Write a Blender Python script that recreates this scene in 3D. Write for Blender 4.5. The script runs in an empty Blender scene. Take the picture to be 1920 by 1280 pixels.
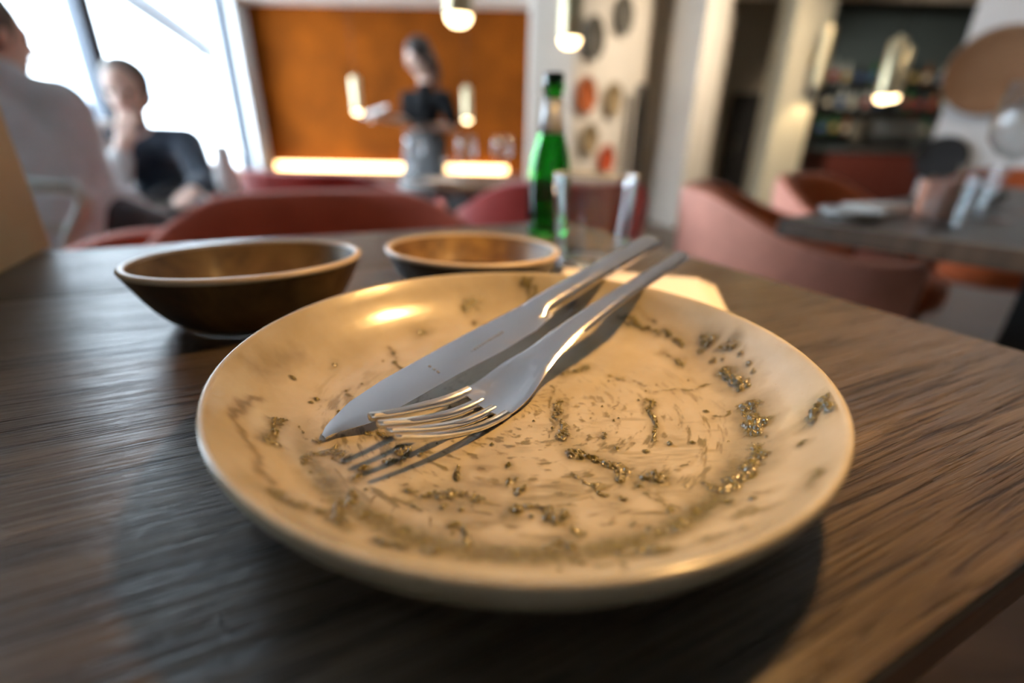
import bpy, bmesh, math, random
import numpy as np
from mathutils import Vector, Matrix

# ---------------------------------------------------------------- camera
S = bpy.context.scene
C = S.collection
K = 0.889                    # tabletop scale
TZ = 0.75                    # table height
HC = 0.127                   # camera above the table (times K)
CZ = TZ + K * HC
FPX, TILT, ROLL = 880.0, math.radians(23.2), math.radians(1.15)
ct, st, cr, sr = math.cos(TILT), math.sin(TILT), math.cos(ROLL), math.sin(ROLL)
FW = Vector((0, ct, -st)); U0 = Vector((0, st, ct)); X0 = Vector((1, 0, 0))
RT = X0 * cr + U0 * sr; UP = U0 * cr - X0 * sr
cam_data = bpy.data.cameras.new('camera')
cam = bpy.data.objects.new('camera', cam_data); C.objects.link(cam)
cam_data.sensor_width = 36.0
cam_data.lens = 36.0 * FPX / 1920.0
cam_data.clip_start = 0.01; cam_data.clip_end = 200
cam.matrix_world = Matrix(((RT.x, UP.x, -FW.x, 0), (RT.y, UP.y, -FW.y, 0), (RT.z, UP.z, -FW.z, CZ), (0, 0, 0, 1)))
cam_data.dof.use_dof = True
cam_data.dof.focus_distance = 0.190
cam_data.dof.aperture_fstop = 2.7
S.camera = cam

# ---------------------------------------------------------------- world, exposure
W = bpy.data.worlds.new('sky'); S.world = W; W.use_nodes = True
nt = W.node_tree; bg = nt.nodes['Background']
bg.inputs['Color'].default_value = (0.72, 0.86, 1.0, 1)
bg.inputs['Strength'].default_value = 19.0
S.view_settings.view_transform = 'Standard'; S.view_settings.look = 'None'
S.view_settings.gamma = 1.0; S.view_settings.use_curve_mapping = False
S.view_settings.exposure = 0.3
S.cycles.use_denoising = True
S.cycles.max_bounces = 14; S.cycles.diffuse_bounces = 4; S.cycles.glossy_bounces = 4
S.cycles.transmission_bounces = 14; S.cycles.transparent_max_bounces = 12
S.cycles.caustics_reflective = False; S.cycles.caustics_refractive = False
S.cycles.sample_clamp_indirect = 6.0
KEY_W, PEND_W = 16.5, 10.0    # lamp watts: the pendant beside this table, the other pendants

# ---------------------------------------------------------------- helpers
def ray(x, y): return FW + RT * ((x - 960) / FPX) + UP * ((640 - y) / FPX)
def at(x, y, Y):                       # the point seen at a pixel, Y metres ahead
    d = ray(x, y); d = d * (Y / d.y); return Vector((d.x, d.y, d.z + CZ))
def on(x, y, z):                       # the point seen at a pixel, at height z
    d = ray(x, y); d = d * ((z - CZ) / d.z); return Vector((d.x, d.y, z))
def tp(x, y, h=0.0): return Vector((K * x, K * y, TZ + K * h))   # tabletop coordinates

def tag(o, label=None, cat=None, group=None, kind=None):
    if label: o['label'] = label
    if cat: o['category'] = cat
    if group: o['group'] = group
    if kind: o['kind'] = kind
    return o
def thing(name, label, cat, loc=(0, 0, 0), rz=0.0, group=None):
    o = bpy.data.objects.new(name, None); C.objects.link(o)
    o.location = loc; o.rotation_euler = (0, 0, rz); o.empty_display_size = 0.05
    return tag(o, label, cat, group)
def copy_tree(o, parent=None):
    kids = list(o.children); c = o.copy(); C.objects.link(c)
    if parent is not None: c.parent = parent; c.matrix_parent_inverse = o.matrix_parent_inverse
    for ch in kids: copy_tree(ch, c)
    return c

class MB:
    def __init__(s): s.v = []; s.f = []
    def add(s, v, f):
        b = len(s.v); s.v += [tuple(p) for p in v]; s.f += [tuple(i + b for i in q) for q in f]; return s
    def box(s, c, d, rz=0.0, bev=0.0, M=None):
        x, y, z = [q / 2 for q in d]; ca, sa = math.cos(rz), math.sin(rz); c = Vector(c)
        if bev <= 0:
            P = [(i * x, j * y, k * z) for k in (-1, 1) for j in (-1, 1) for i in (-1, 1)]
            Fc = [(0, 2, 3, 1), (4, 5, 7, 6), (0, 1, 5, 4), (2, 6, 7, 3), (0, 4, 6, 2), (1, 3, 7, 5)]
        else:
            bm = bmesh.new(); bmesh.ops.create_cube(bm, size=1.0)
            for v in bm.verts: v.co = Vector((v.co.x * 2 * x, v.co.y * 2 * y, v.co.z * 2 * z))
            bmesh.ops.bevel(bm, geom=bm.edges[:], offset=bev, segments=2, affect='EDGES', profile=0.6)
            bm.verts.index_update(); P = [v.co.copy() for v in bm.verts]; Fc = [[v.index for v in f.verts] for f in bm.faces]; bm.free()
        out = []
        for p in P:
            p = Vector(p); q = Vector((p.x * ca - p.y * sa, p.x * sa + p.y * ca, p.z))
            if M is not None: q = M @ Vector(p)
            out.append(q + c)
        return s.add(out, Fc)
    def lathe(s, prof, n=48, c=(0, 0, 0), M=None, closed=False):
        # prof: list of (r, z) from one end to the other
        v = []; f = []; rings = []
        for r, z in prof:
            if r < 1e-7: rings.append([len(v)]); v.append(Vector((0, 0, z)))
            else:
                rings.append(list(range(len(v), len(v) + n)))
                v += [Vector((r * math.cos(2 * math.pi * i / n), r * math.sin(2 * math.pi * i / n), z)) for i in range(n)]
        pairs = list(zip(rings[:-1], rings[1:]))
        if closed: pairs.append((rings[-1], rings[0]))
        for a, b in pairs:
            for i in range(n):
                j = (i + 1) % n
                if len(a) == 1 and len(b) == 1: continue
                if len(a) == 1: f.append((a[0], b[j], b[i]))
                elif len(b) == 1: f.append((a[i], a[j], b[0]))
                else: f.append((a[i], a[j], b[j], b[i]))
        if M is not None: v = [M @ p for p in v]
        c = Vector(c); return s.add([p + c for p in v], f)
    def loft(s, secs, cap=True, ring=True):
        # secs: list of lists of points (same count); ring closes each section
        n = len(secs[0]); v = [p for sc in secs for p in sc]; f = []
        for k in range(len(secs) - 1):
            for i in range(n if ring else n - 1):
                j = (i + 1) % n
                f.append((k * n + i, k * n + j, (k + 1) * n + j, (k + 1) * n + i))
        if cap: f.append(tuple(range(n))[::-1]); f.append(tuple((len(secs) - 1) * n + i for i in range(n)))
        return s.add(v, f)
    def tube(s, pts, r, n=10):
        pts = [Vector(p) for p in pts]; rs = r if isinstance(r, (list, tuple)) else [r] * len(pts); secs = []
        ref = None
        for i, p in enumerate(pts):
            t = (pts[min(i + 1, len(pts) - 1)] - pts[max(i - 1, 0)]).normalized()
            if ref is None: ref = Vector((0, 0, 1)) if abs(t.z) < 0.9 else Vector((1, 0, 0))
            u = t.cross(ref).normalized(); w = t.cross(u).normalized(); ref = u.cross(t)
            secs.append([p + (u * math.cos(2 * math.pi * k / n) + w * math.sin(2 * math.pi * k / n)) * rs[i] for k in range(n)])
        return s.loft(secs)
    def ball(s, c, r, n=14, M=None):
        r = r if isinstance(r, (tuple, list, Vector)) else (r, r, r); m = max(6, n // 2); pr = []
        for k in range(m + 1):
            a = -math.pi / 2 + math.pi * k / m; pr.append((max(0.0, math.cos(a)) if 0 < k < m else 0.0, math.sin(a)))
        D = Matrix.Diagonal(Vector(r)); D = (M @ D) if M is not None else D
        return s.lathe(pr, n, c, D)
    def caps(s, p0, r0, p1, r1, n=14):    # a tapered capsule
        p0, p1 = Vector(p0), Vector(p1); d = p1 - p0; L = d.length
        q = d.normalized().to_track_quat('Z', 'Y').to_matrix() if L > 1e-6 else Matrix.Identity(3); pr = [(0, -r0)]
        for k in range(1, 5): a = -math.pi / 2 + math.pi / 2 * k / 4; pr.append((r0 * math.cos(a), r0 * math.sin(a)))
        for k in range(0, 4): a = math.pi / 2 * k / 4; pr.append((r1 * math.cos(a), L + r1 * math.sin(a)))
        pr.append((0, L + r1))
        return s.lathe(pr, n, p0, q)
    def chain(s, *pr):
        for (a, ra), (b, rb) in zip(pr[:-1], pr[1:]): s.caps(a, ra, b, rb)
        return s
    def build(s, name, mat, parent=None, smooth=True, angle=None, loc=None, rot=None):
        me = bpy.data.meshes.new(name); me.from_pydata(s.v, [], s.f); me.update()
        bm = bmesh.new(); bm.from_mesh(me); bmesh.ops.recalc_face_normals(bm, faces=bm.faces[:])
        if smooth and angle is not None:
            for e in bm.edges:
                if len(e.link_faces) == 2 and e.calc_face_angle(0) > math.radians(angle): e.smooth = False
        bm.to_mesh(me); bm.free()
        if smooth: me.polygons.foreach_set('use_smooth', [True] * len(me.polygons))
        me.materials.append(mat)
        o = bpy.data.objects.new(name, me); C.objects.link(o)
        if parent is not None: o.parent = parent
        if loc is not None: o.location = loc
        if rot is not None: o.rotation_euler = rot
        return o

# ---------------------------------------------------------------- materials
def mat(name, col=(0.5, 0.5, 0.5), rough=0.5, metal=0.0, **kw):
    m = bpy.data.materials.new(name); m.use_nodes = True; b = m.node_tree.nodes['Principled BSDF']
    b.inputs['Base Color'].default_value = (*col, 1); b.inputs['Roughness'].default_value = rough; b.inputs['Metallic'].default_value = metal
    for k, v in kw.items():
        i = b.inputs[k.replace('_', ' ')]; i.default_value = (*v, 1) if isinstance(v, tuple) and len(v) == 3 and i.type == 'RGBA' else v
    return m
def N(m, typ, **kw):
    n = m.node_tree.nodes.new(typ)
    for k, v in kw.items():
        if k in n.inputs.keys(): n.inputs[k].default_value = v
        else: setattr(n, k, v)
    return n
def L(m, a, b): m.node_tree.links.new(a, b)
def P(m): return m.node_tree.nodes['Principled BSDF']
def coords(m, scale=(1, 1, 1), kind='Object', rot=(0, 0, 0)):
    t = N(m, 'ShaderNodeTexCoord'); mp = N(m, 'ShaderNodeMapping'); mp.inputs['Scale'].default_value = scale; mp.inputs['Rotation'].default_value = rot
    L(m, t.outputs[kind], mp.inputs['Vector']); return mp.outputs['Vector']
def noise(m, vec, scale, detail=4.0, rough=0.55, dist=0.0):
    n = N(m, 'ShaderNodeTexNoise'); n.inputs['Scale'].default_value = scale; n.inputs['Detail'].default_value = detail
    n.inputs['Roughness'].default_value = rough; n.inputs['Distortion'].default_value = dist; L(m, vec, n.inputs['Vector']); return n.outputs['Fac']
def ramp(m, fac, stops):
    r = N(m, 'ShaderNodeValToRGB'); e = r.color_ramp.elements
    while len(e) < len(stops): e.new(0.5)
    for k, (p, c) in enumerate(stops): e[k].position = p; e[k].color = (*c, 1) if len(c) == 3 else c
    L(m, fac, r.inputs['Fac']); return r.outputs['Color']
def bump(m, h, strength, dist, normal=None):
    b = N(m, 'ShaderNodeBump'); b.inputs['Strength'].default_value = strength; b.inputs['Distance'].default_value = dist
    L(m, h, b.inputs['Height'])
    if normal is not None: L(m, normal, b.inputs['Normal'])
    return b.outputs['Normal']
def mix(m, fac, a, b, blend='MIX'):
    n = N(m, 'ShaderNodeMix', data_type='RGBA', blend_type=blend)
    for s, v in ((n.inputs[0], fac), (n.inputs[6], a), (n.inputs[7], b)):
        if hasattr(v, 'links'): L(m, v, s)
        else: s.default_value = v if not isinstance(v, tuple) else ((*v, 1) if len(v) == 3 else v)
    return n.outputs[2]
def math_(m, op, a, b=None):
    n = N(m, 'ShaderNodeMath', operation=op)
    for s, v in zip(n.inputs, (a, b)):
        if v is None: continue
        if hasattr(v, 'links'): L(m, v, s)
        else: s.default_value = v
    return n.outputs[0]
def plaster(name, col, var=0.08, scale=3.0, rough=0.85, bmp=0.15):
    m = mat(name, col, rough); v = coords(m); f = noise(m, v, scale, 6)
    d = tuple(max(0, c * (1 - var)) for c in col); l = tuple(min(1, c * (1 + var)) for c in col)
    L(m, ramp(m, f, [(0.3, d), (0.7, l)]), P(m).inputs['Base Color'])
    L(m, bump(m, noise(m, v, scale * 30, 3), bmp, 0.002), P(m).inputs['Normal']); return m
def fabric(name, col, sheen=0.6, tint=(1, 0.75, 0.7), rough=0.8):
    m = mat(name, col, rough, Sheen_Weight=sheen, Sheen_Roughness=0.4, Sheen_Tint=tint); v = coords(m)
    f = noise(m, v, 14, 5); d = tuple(c * 0.85 for c in col)
    L(m, ramp(m, f, [(0.35, d), (0.65, col)]), P(m).inputs['Base Color'])
    L(m, bump(m, noise(m, v, 600, 2), 0.2, 0.0006), P(m).inputs['Normal']); return m

M_wood = mat('dark_oak', (0.1, 0.07, 0.05), 0.42)
def build_wood(m):
    v = coords(m, (1, 1, 1)); vg = coords(m, (4, 60, 1)); vf = coords(m, (18, 950, 1)); vp = coords(m, (15, 400, 1))
    broad = noise(m, vg, 1.0, 4, 0.55, 0.3); fine = noise(m, vf, 1.0, 3, 0.6, 0.2); pore = noise(m, vp, 1.0, 4, 0.6, 0.6)
    base = ramp(m, broad, [(0.25, (0.044, 0.033, 0.023)), (0.5, (0.076, 0.058, 0.040)), (0.78, (0.122, 0.094, 0.065))])
    fn = ramp(m, fine, [(0.33, (0.5, 0.48, 0.46)), (0.6, (1.15, 1.15, 1.15))])
    c1 = mix(m, 1.0, base, fn, 'MULTIPLY')
    pr = ramp(m, pore, [(0.36, (0.2, 0.18, 0.16)), (0.47, (1, 1, 1))])
    c2 = mix(m, 0.85, c1, pr, 'MULTIPLY')
    L(m, c2, P(m).inputs['Base Color'])
    hgt = math_(m, 'ADD', math_(m, 'MULTIPLY', fine, 0.45), math_(m, 'MULTIPLY', ramp(m, pore, [(0.3, (0, 0, 0)), (0.5, (1, 1, 1))]), 0.7))
    hgt = math_(m, 'ADD', hgt, math_(m, 'MULTIPLY', broad, 0.12))
    L(m, bump(m, hgt, 0.75, 0.0008), P(m).inputs['Normal'])
    L(m, math_(m, 'ADD', math_(m, 'MULTIPLY', fine, 0.16), 0.22), P(m).inputs['Roughness'])
build_wood(M_wood)
M_edge = mat('table_edge', (0.16, 0.065, 0.03), 0.5)
L(M_edge, ramp(M_edge, noise(M_edge, coords(M_edge, (3, 3, 90)), 4, 4), [(0.3, (0.09, 0.035, 0.018)), (0.7, (0.2, 0.085, 0.04))]), P(M_edge).inputs['Base Color'])
M_black = mat('black_metal', (0.012, 0.012, 0.013), 0.5)
M_steel = mat('cutlery_steel', (0.76, 0.76, 0.77), 0.16, 1.0)
L(M_steel, math_(M_steel, 'ADD', math_(M_steel, 'MULTIPLY', noise(M_steel, coords(M_steel, (40, 400, 40)), 1.0, 4), 0.22), 0.08), P(M_steel).inputs['Roughness'])
M_print = mat('engraving', (0.22, 0.23, 0.24), 0.5, 0.6)
M_brass = mat('brushed_brass', (0.62, 0.53, 0.34), 0.35, 0.9)
M_white = mat('white_ceramic', (0.75, 0.74, 0.72), 0.25)
M_glass = mat('clear_glass', (1, 1, 1), 0.02, IOR=1.45, Transmission_Weight=1.0)
M_green = mat('green_glass', (0.06, 0.52, 0.09), 0.03, IOR=1.45, Transmission_Weight=1.0)
M_silver = mat('silver_label', (0.72, 0.75, 0.78), 0.4, 0.3)
M_thin = mat('thin_glass', (1, 1, 1), 0.02)
def thin_clear(m):
    tr = N(m, 'ShaderNodeBsdfTransparent'); tr.inputs[0].default_value = (.97, .98, .985, 1); gl_ = N(m, 'ShaderNodeBsdfGlossy'); gl_.inputs['Roughness'].default_value = 0.03
    fr = N(m, 'ShaderNodeLayerWeight'); fr.inputs['Blend'].default_value = .5; mx = N(m, 'ShaderNodeMixShader')
    L(m, math_(m, 'ADD', math_(m, 'MULTIPLY', math_(m, 'POWER', fr.outputs['Facing'], 3.0), 0.75), 0.07), mx.inputs[0]); L(m, tr.outputs[0], mx.inputs[1]); L(m, gl_.outputs[0], mx.inputs[2]); L(m, mx.outputs[0], m.node_tree.nodes['Material Output'].inputs['Surface'])
thin_clear(M_thin)

# ---------------------------------------------------------------- the room
M_orange = plaster('orange_plaster', (0.19, 0.045, 0.002), 0.38, 1.6, 0.95); P(M_orange).inputs['Specular IOR Level'].default_value = 0.15
M_cream = plaster('cream_plaster', (0.76, 0.71, 0.64), 0.04)
M_beige = plaster('beige_plaster', (0.60, 0.54, 0.45), 0.05)
M_lilac = plaster('pale_grey_plaster', (0.68, 0.67, 0.68), 0.04)
M_ceil = plaster('ceiling_paint', (0.66, 0.65, 0.63), 0.03)
M_floor = mat('floor_boards', (0.09, 0.06, 0.045), 0.45)
L(M_floor, ramp(M_floor, noise(M_floor, coords(M_floor, (1, 8, 1)), 3, 5), [(0.3, (0.06, 0.042, 0.032)), (0.7, (0.13, 0.09, 0.065))]), P(M_floor).inputs['Base Color'])
M_frame = mat('navy_window_frame', (0.018, 0.03, 0.05), 0.4)
M_pane = mat('window_glass', (1, 1, 1), 0.02)
def thin_glass(m, k=0.06):
    tr = N(m, 'ShaderNodeBsdfTransparent'); gl_ = N(m, 'ShaderNodeBsdfGlossy'); gl_.inputs['Roughness'].default_value = 0.02; mx = N(m, 'ShaderNodeMixShader'); mx.inputs[0].default_value = k
    L(m, tr.outputs[0], mx.inputs[1]); L(m, gl_.outputs[0], mx.inputs[2]); L(m, mx.outputs[0], m.node_tree.nodes['Material Output'].inputs['Surface'])
thin_glass(M_pane)
M_dark = mat('dark_teal_paint', (0.07, 0.10, 0.115), 0.4)
M_led = mat('led_glow', (1, 0.7, 0.35), 0.5, Emission_Color=(1.0, 0.62, 0.25), Emission_Strength=7.0)

def struct(o, label=None): o['kind'] = 'structure'; 
def wall_box(name, x0, x1, y0, y1, z0, z1, m):
    o = MB().box(((x0 + x1) / 2, (y0 + y1) / 2, (z0 + z1) / 2), (x1 - x0, y1 - y0, z1 - z0)).build(name, m, smooth=False); o['kind'] = 'structure'; return o
def prism(name, poly, z0, z1, m):
    n = len(poly); v = [(x, y, z0) for x, y in poly] + [(x, y, z1) for x, y in poly]
    f = [tuple(range(n))[::-1], tuple(range(n, 2 * n))] + [(i, (i + 1) % n, n + (i + 1) % n, n + i) for i in range(n)]
    o = MB().add(v, f).build(name, m, smooth=False); o['kind'] = 'structure'; return o

RH = 2.75                              # ceiling height
XL, YB = -3.2, 6.5                     # window wall, back wall
wall_box('floor', -3.6, 7.0, -2.6, 8.8, -0.1, 0.0, M_floor)
wall_box('ceiling', -3.6, 7.0, -2.6, 8.8, RH, RH + 0.15, M_ceil)
wall_box('wall_back', XL, 0.6, YB, YB + 0.2, 0, RH, M_orange)
wall_box('trim_1', XL, 0.2, YB - 0.5, YB, 2.25, RH, M_cream)          # soffit above the orange wall
wall_box('wall_near', -3.6, 7.0, -2.75, -2.6, 0, RH, M_beige)
wall_box('wall_side', 6.85, 7.0, -2.6, 8.8, 0, RH, M_beige)
wall_box('wall_far', 0.6, 6.85, 8.65, 8.8, 0, RH, M_beige)
# window wall: low sill, lintel, piers
wall_box('wall_left', XL - 0.25, XL, -2.6, YB + 0.2, 0, 0.28, M_cream)
wall_box('trim_2', XL - 0.25, XL, -2.6, YB + 0.2, 2.62, RH, M_cream)
piers = [(6.2, 6.7), (-2.75, 0.9)]  # second pier is unseen, closed up to cut daylight on the table
for i, (a, b) in enumerate(piers): wall_box('trim_%d' % (3 + i), XL - 0.25, XL, a, b, 0.28, 2.62, M_cream)
wins = [(4.19, 6.2), (1.95, 4.19), (0.9, 1.95)]
for i, (a, b) in enumerate(wins):
    w = bpy.data.objects.new('window_%d' % (i + 1), None); C.objects.link(w); w.location = (XL - 0.1, (a + b) / 2, 0.28); w['kind'] = 'structure'
    hw, hh = (b - a) / 2, 2.62 - 0.28; fr = MB(); t = 0.075
    fr.box((0, -hw + t / 2, hh / 2), (0.11, t, hh), bev=0.006); fr.box((0, hw - t / 2, hh / 2), (0.11, t, hh), bev=0.006)
    fr.box((0, 0, t / 2), (0.11, 2 * hw - 2 * t, t), bev=0.006); fr.box((0, 0, hh - t / 2), (0.11, 2 * hw - 2 * t, t), bev=0.006)
    fr.build('window_frame', M_frame, w, smooth=False)
    MB().box((0, 0, hh / 2), (0.006, 2 * hw - 2 * t, hh - 2 * t)).build('pane', M_pane, w, smooth=False)
    pl = bpy.data.lights.new('window_portal', 'AREA'); pl.shape = 'RECTANGLE'; pl.size = 2 * hw; pl.size_y = hh; pl.cycles.is_portal = True
    po = bpy.data.objects.new('window_portal', pl); C.objects.link(po); po.location = (XL - 0.3, (a + b) / 2, 0.28 + hh / 2); po.rotation_euler = (0, math.radians(-90), 0)
# outside: pale street, pale facade, awning
M_out = plaster('pale_facade', (0.78, 0.78, 0.76), 0.05, 1.0)
wall_box('ground_outside', -14.0, -3.6, -8, 22, -0.25, -0.1, plaster('pavement', (0.55, 0.56, 0.57), 0.08))
fac = thing('facade_building', 'pale facade of the house across the street, seen through the windows', 'building', (-12.0, 9.0, -0.1))
MB().box((0, 0, 2.6), (0.6, 30, 5.2)).build('wall', M_out, fac, smooth=False)
M_win = mat('facade_window', (0.45, 0.5, 0.55), 0.2)
for k in range(8): MB().box((0.31, -12 + 3.4 * k, 2.4), (0.04, 1.1, 1.7)).build('window', M_win, fac, smooth=False)
aw = thing('awning', 'grey awning arm slanting down outside the bright window', 'awning', (XL - 0.9, 5.3, 2.2))
M_awn = mat('grey_awning', (0.04, 0.043, 0.047), 0.6)
a0, a1 = at(225, -20, 7.6), at(415, 112, 9.0); o_ = Vector(aw.location)
MB().tube([a0 - o_, a1 - o_], 0.15, 12).build('arm', M_awn, aw)
MB().tube([a1 - o_ + Vector((0, -0.6, 0)), a1 - o_ + Vector((0, 2.5, 0))], 0.05, 12).build('front_bar', M_awn, aw)
# curtain by the corner
M_curt = mat('sheer_curtain', (0.62, 0.62, 0.62), 0.8)
cu = MB(); rows = []
for z in (0.02, 0.8, 1.6, 2.6):
    rows.append([Vector((XL + 0.06 + 0.03 * math.sin(k * 0.9), 6.10 + 0.30 * k / 40, z)) for k in range(41)])
cu.loft(rows, cap=False, ring=False)
o = cu.build('curtain', M_curt); md = o.modifiers.new('thick', 'SOLIDIFY'); md.thickness = 0.012
tag(o, 'pale grey curtain hanging between the window and the orange wall', 'curtain')
# the LED ledge and the bench under the orange wall
ledge = MB().box(((XL + 0.1) / 2, YB - 0.06, 0.44), (-(XL) + 0.05, 0.12, 0.05)).build('trim_5', mat('ledge_wood', (0.2, 0.06, 0.03), 0.5), smooth=False); ledge['kind'] = 'structure'
led = thing('light_strip', 'glowing warm light strip along the foot of the orange wall', 'light', ((XL) / 2, YB - 0.05, 0.5))
MB().box((0, 0, 0.0), (2.98, 0.03, 0.10), bev=0.008).build('diffuser', M_led, led, smooth=False)
MB().box((0, 0.0, -0.062), (3.0, 0.05, 0.02)).build('channel', M_brass, led, smooth=False)
bench = thing('bench', 'dark red upholstered bench below the glowing light strip', 'bench', (-1.42, YB - 0.3, 0))
M_bench = fabric('bench_leather', (0.12, 0.03, 0.018), 0.2)
MB().box((0, 0, 0.3), (2.9, 0.34, 0.16), bev=0.03).build('seat', M_bench, bench)
MB().box((0, 0, 0.11), (2.8, 0.3, 0.22), bev=0.005).build('base', M_black, bench, smooth=False)

# pillar with the woven plates, walls to the right
prism('wall_pillar', [(0.13, 5.0), (0.52, 5.0), (1.47, 6.13), (1.47, 6.6), (0.13, 6.6)], 0, RH, M_cream)
wall_box('wall_middle', 1.47, 2.45, 6.5, 6.7, 0, RH, M_beige)
col1 = prism('trim_6', [(1.78, 5.3), (2.1, 5.55), (2.16, 5.95), (1.9, 6.1), (1.6, 5.75)], 0, RH, M_cream)
prism('trim_7', [(2.45, 6.5), (2.5, 6.5), (2.95, 8.1), (2.85, 8.1)], 0, RH, M_beige)
wall_box('wall_passage', 2.85, 4.2, 7.95, 8.1, 0, RH, M_beige)
wall_box('trim_8', 2.0, 6.8, 5.5, 6.3, 2.35, RH, M_cream)                 # beam above the passage
prism('trim_9', [(2.72, 5.5), (3.12, 5.55), (3.1, 5.95), (2.75, 5.95)], 0, 2.35, plaster('sconce_tint_plaster', (0.6, 0.54, 0.40), 0.04))  # yellow cast of the sconce put into the plaster colour
wall_box('wall_bar', 4.2, 6.85, 7.6, 7.8, 0, RH, M_dark)
prism('wall_right', [(3.40, 4.2), (4.9, 2.65), (5.1, 2.8), (3.6, 4.4)], 0, RH, M_lilac)
cb = thing('dark_door_box', 'dark door built as a narrow black box at the end of the passage between the columns', 'cabinet', (3.43, 7.8, 0))  # stands for a dark door, shaped as a narrow box
MB().box((0, 0, .78), (.44, .26, 1.54), bev=.004).build('body', M_black, cb, smooth=False)
dr = MB().box((0, -.14, .78), (.42, .02, 1.48), bev=.004).build('door', M_black, cb, smooth=False)
MB().tube([(-.16, -.15, .8), (-.16, -.18, .8), (-.16, -.18, .95), (-.16, -.15, .95)], .006).build('handle', M_brass, dr)
sp = thing('black_panel', 'narrow tall black panel at the edge of the white pillar', 'panel', (1.345, 5.72, 0), math.radians(50))  # plain black panel on a foot, its purpose unknown
MB().box((0, 0, 0.72), (0.14, 0.05, 1.44), bev=0.006).build('board', M_black, sp, smooth=False)
MB().box((0, 0, 0.01), (0.26, 0.2, 0.02), bev=0.004).build('foot', M_black, sp, smooth=False)

# woven wall plates
def weave(name, col):
    m = mat(name, col, 0.75); v = coords(m); w = N(m, 'ShaderNodeTexWave', wave_type='RINGS', rings_direction='Z'); w.inputs['Scale'].default_value = 26; w.inputs['Distortion'].default_value = 1.5
    L(m, v, w.inputs['Vector']); d = tuple(c * 0.55 for c in col)
    L(m, ramp(m, w.outputs['Fac'], [(0.2, d), (0.7, col)]), P(m).inputs['Base Color'])
    L(m, bump(m, w.outputs['Fac'], 0.6, 0.006), P(m).inputs['Normal']); return m
def disc(loc, r, normal, m, label, depth=0.06):
    q = Vector(normal).normalized().to_track_quat('Z', 'Y'); t = thing('wall_basket', label, 'basket', loc, 0, None)
    t.rotation_euler = q.to_euler()
    pr = [(0, 0.004), (r * .3, 0.006)] + [(r * f, 0.006 + depth * f ** 3 + 0.004 * (i % 2)) for i, f in enumerate(np.linspace(.4, .96, 9))] + [(r, depth), (r * .97, depth - .012), (r * .5, 0), (0, 0)]
    MB().lathe(pr, 40).build('bowl', m, t)
    MB().lathe([(r + .012 * math.cos(a), depth + .012 * math.sin(a)) for a in np.linspace(0, 2 * math.pi, 9)[:-1]], 40, closed=True).build('rim', m, t)
    return t
pn = Vector((1.13, -0.95, 0)).normalized()           # normal of the pillar's slanting face
def on_pillar(px, py):
    d = ray(px, py); p0 = Vector((0.52, 5.0, 0)); t = (p0 - Vector((0, 0, CZ))).dot(pn) / d.dot(pn)
    q = d * t + Vector((0, 0, CZ)); return q + pn * 0.005
G_or, G_tan, G_gr, G_rd = weave('orange_weave', (0.62, 0.16, 0.04)), weave('tan_weave', (0.42, 0.31, 0.17)), weave('grey_weave', (0.16, 0.15, 0.13)), weave('red_weave', (0.66, 0.10, 0.025))
for px, py, r, m, lb in [(1161, 30, .155, G_gr, 'round grey woven basket mounted highest on the white pillar'),
                         (1104, 72, .165, G_gr, 'round dark grey woven basket hung just under the highest one on the pillar'),
                         (1091, 179, .15, G_or, 'round orange woven basket hung beside a tan one on the pillar'),
                         (1141, 187, .15, G_tan, 'round tan woven basket hung beside an orange one, near the black panel'),
                         (1096, 261, .14, G_tan, 'round tan woven basket hung just above the red-orange one on the pillar'),
                         (1129, 298, .14, G_rd, 'round red-orange woven basket mounted lowest on the white pillar')]:
    disc(on_pillar(px, py), r, pn, m, lb)
wn = Vector((-1.55, -1.5, 0)).normalized()
def on_right(px, py):
    d = ray(px, py); p0 = Vector((3.40, 4.2, 0)); t = (p0 - Vector((0, 0, CZ))).dot(wn) / d.dot(wn)
    return d * t + Vector((0, 0, CZ)) + wn * 0.005
disc(on_right(1868, 136), 0.28, wn, weave('brown_weave', (0.33, 0.17, 0.085)), 'large brown wicker basket hung on the pale grey wall', 0.09)
disc(on_right(1766, 298), 0.16, wn, weave('black_weave', (0.02, 0.02, 0.022)), 'black woven basket hung low on the pale grey wall', 0.05)

# ---------------------------------------------------------------- this table
TA = math.radians(26.0)
av, bv = Vector((math.cos(TA), math.sin(TA), 0)), Vector((-math.sin(TA), math.cos(TA), 0))
A1, B0, BS, B1 = 0.447 * K, 0.029 * K, 0.503 * K, 0.712 * K
A0 = A1 - 1.25
tab = thing('dining_table', 'dark brown grained oak table with a dirty plate and two bowls on it', 'table', (0, 0, 0), TA)
g = 0.0012; TH = 0.03
for b0, b1 in ((B0, BS - g), (BS + g, B1)):
    o = MB().box(((A0 + A1) / 2, (b0 + b1) / 2, TZ - 0.004), (A1 - A0, b1 - b0, 0.008), bev=0.0012).build('top_board', M_wood, tab, angle=40)
MB().box(((A0 + A1) / 2, (B0 + B1) / 2, TZ - 0.008 - 0.011), (A1 - A0 - 0.001, B1 - B0 - 0.001, 0.022), bev=0.001).build('edge_core', M_edge, tab, smooth=False)
for da in (0.3, 0.95):
    MB().box((A0 + da, (B0 + B1) / 2, (TZ - 0.03) / 2), (0.09, 0.09, TZ - 0.03 - 0.024), bev=0.004).build('pedestal', M_black, tab, smooth=False)
    MB().box((A0 + da, (B0 + B1) / 2, 0.01), (0.42, 0.42, 0.02), bev=0.004).build('foot_plate', M_black, tab, smooth=False)

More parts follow.
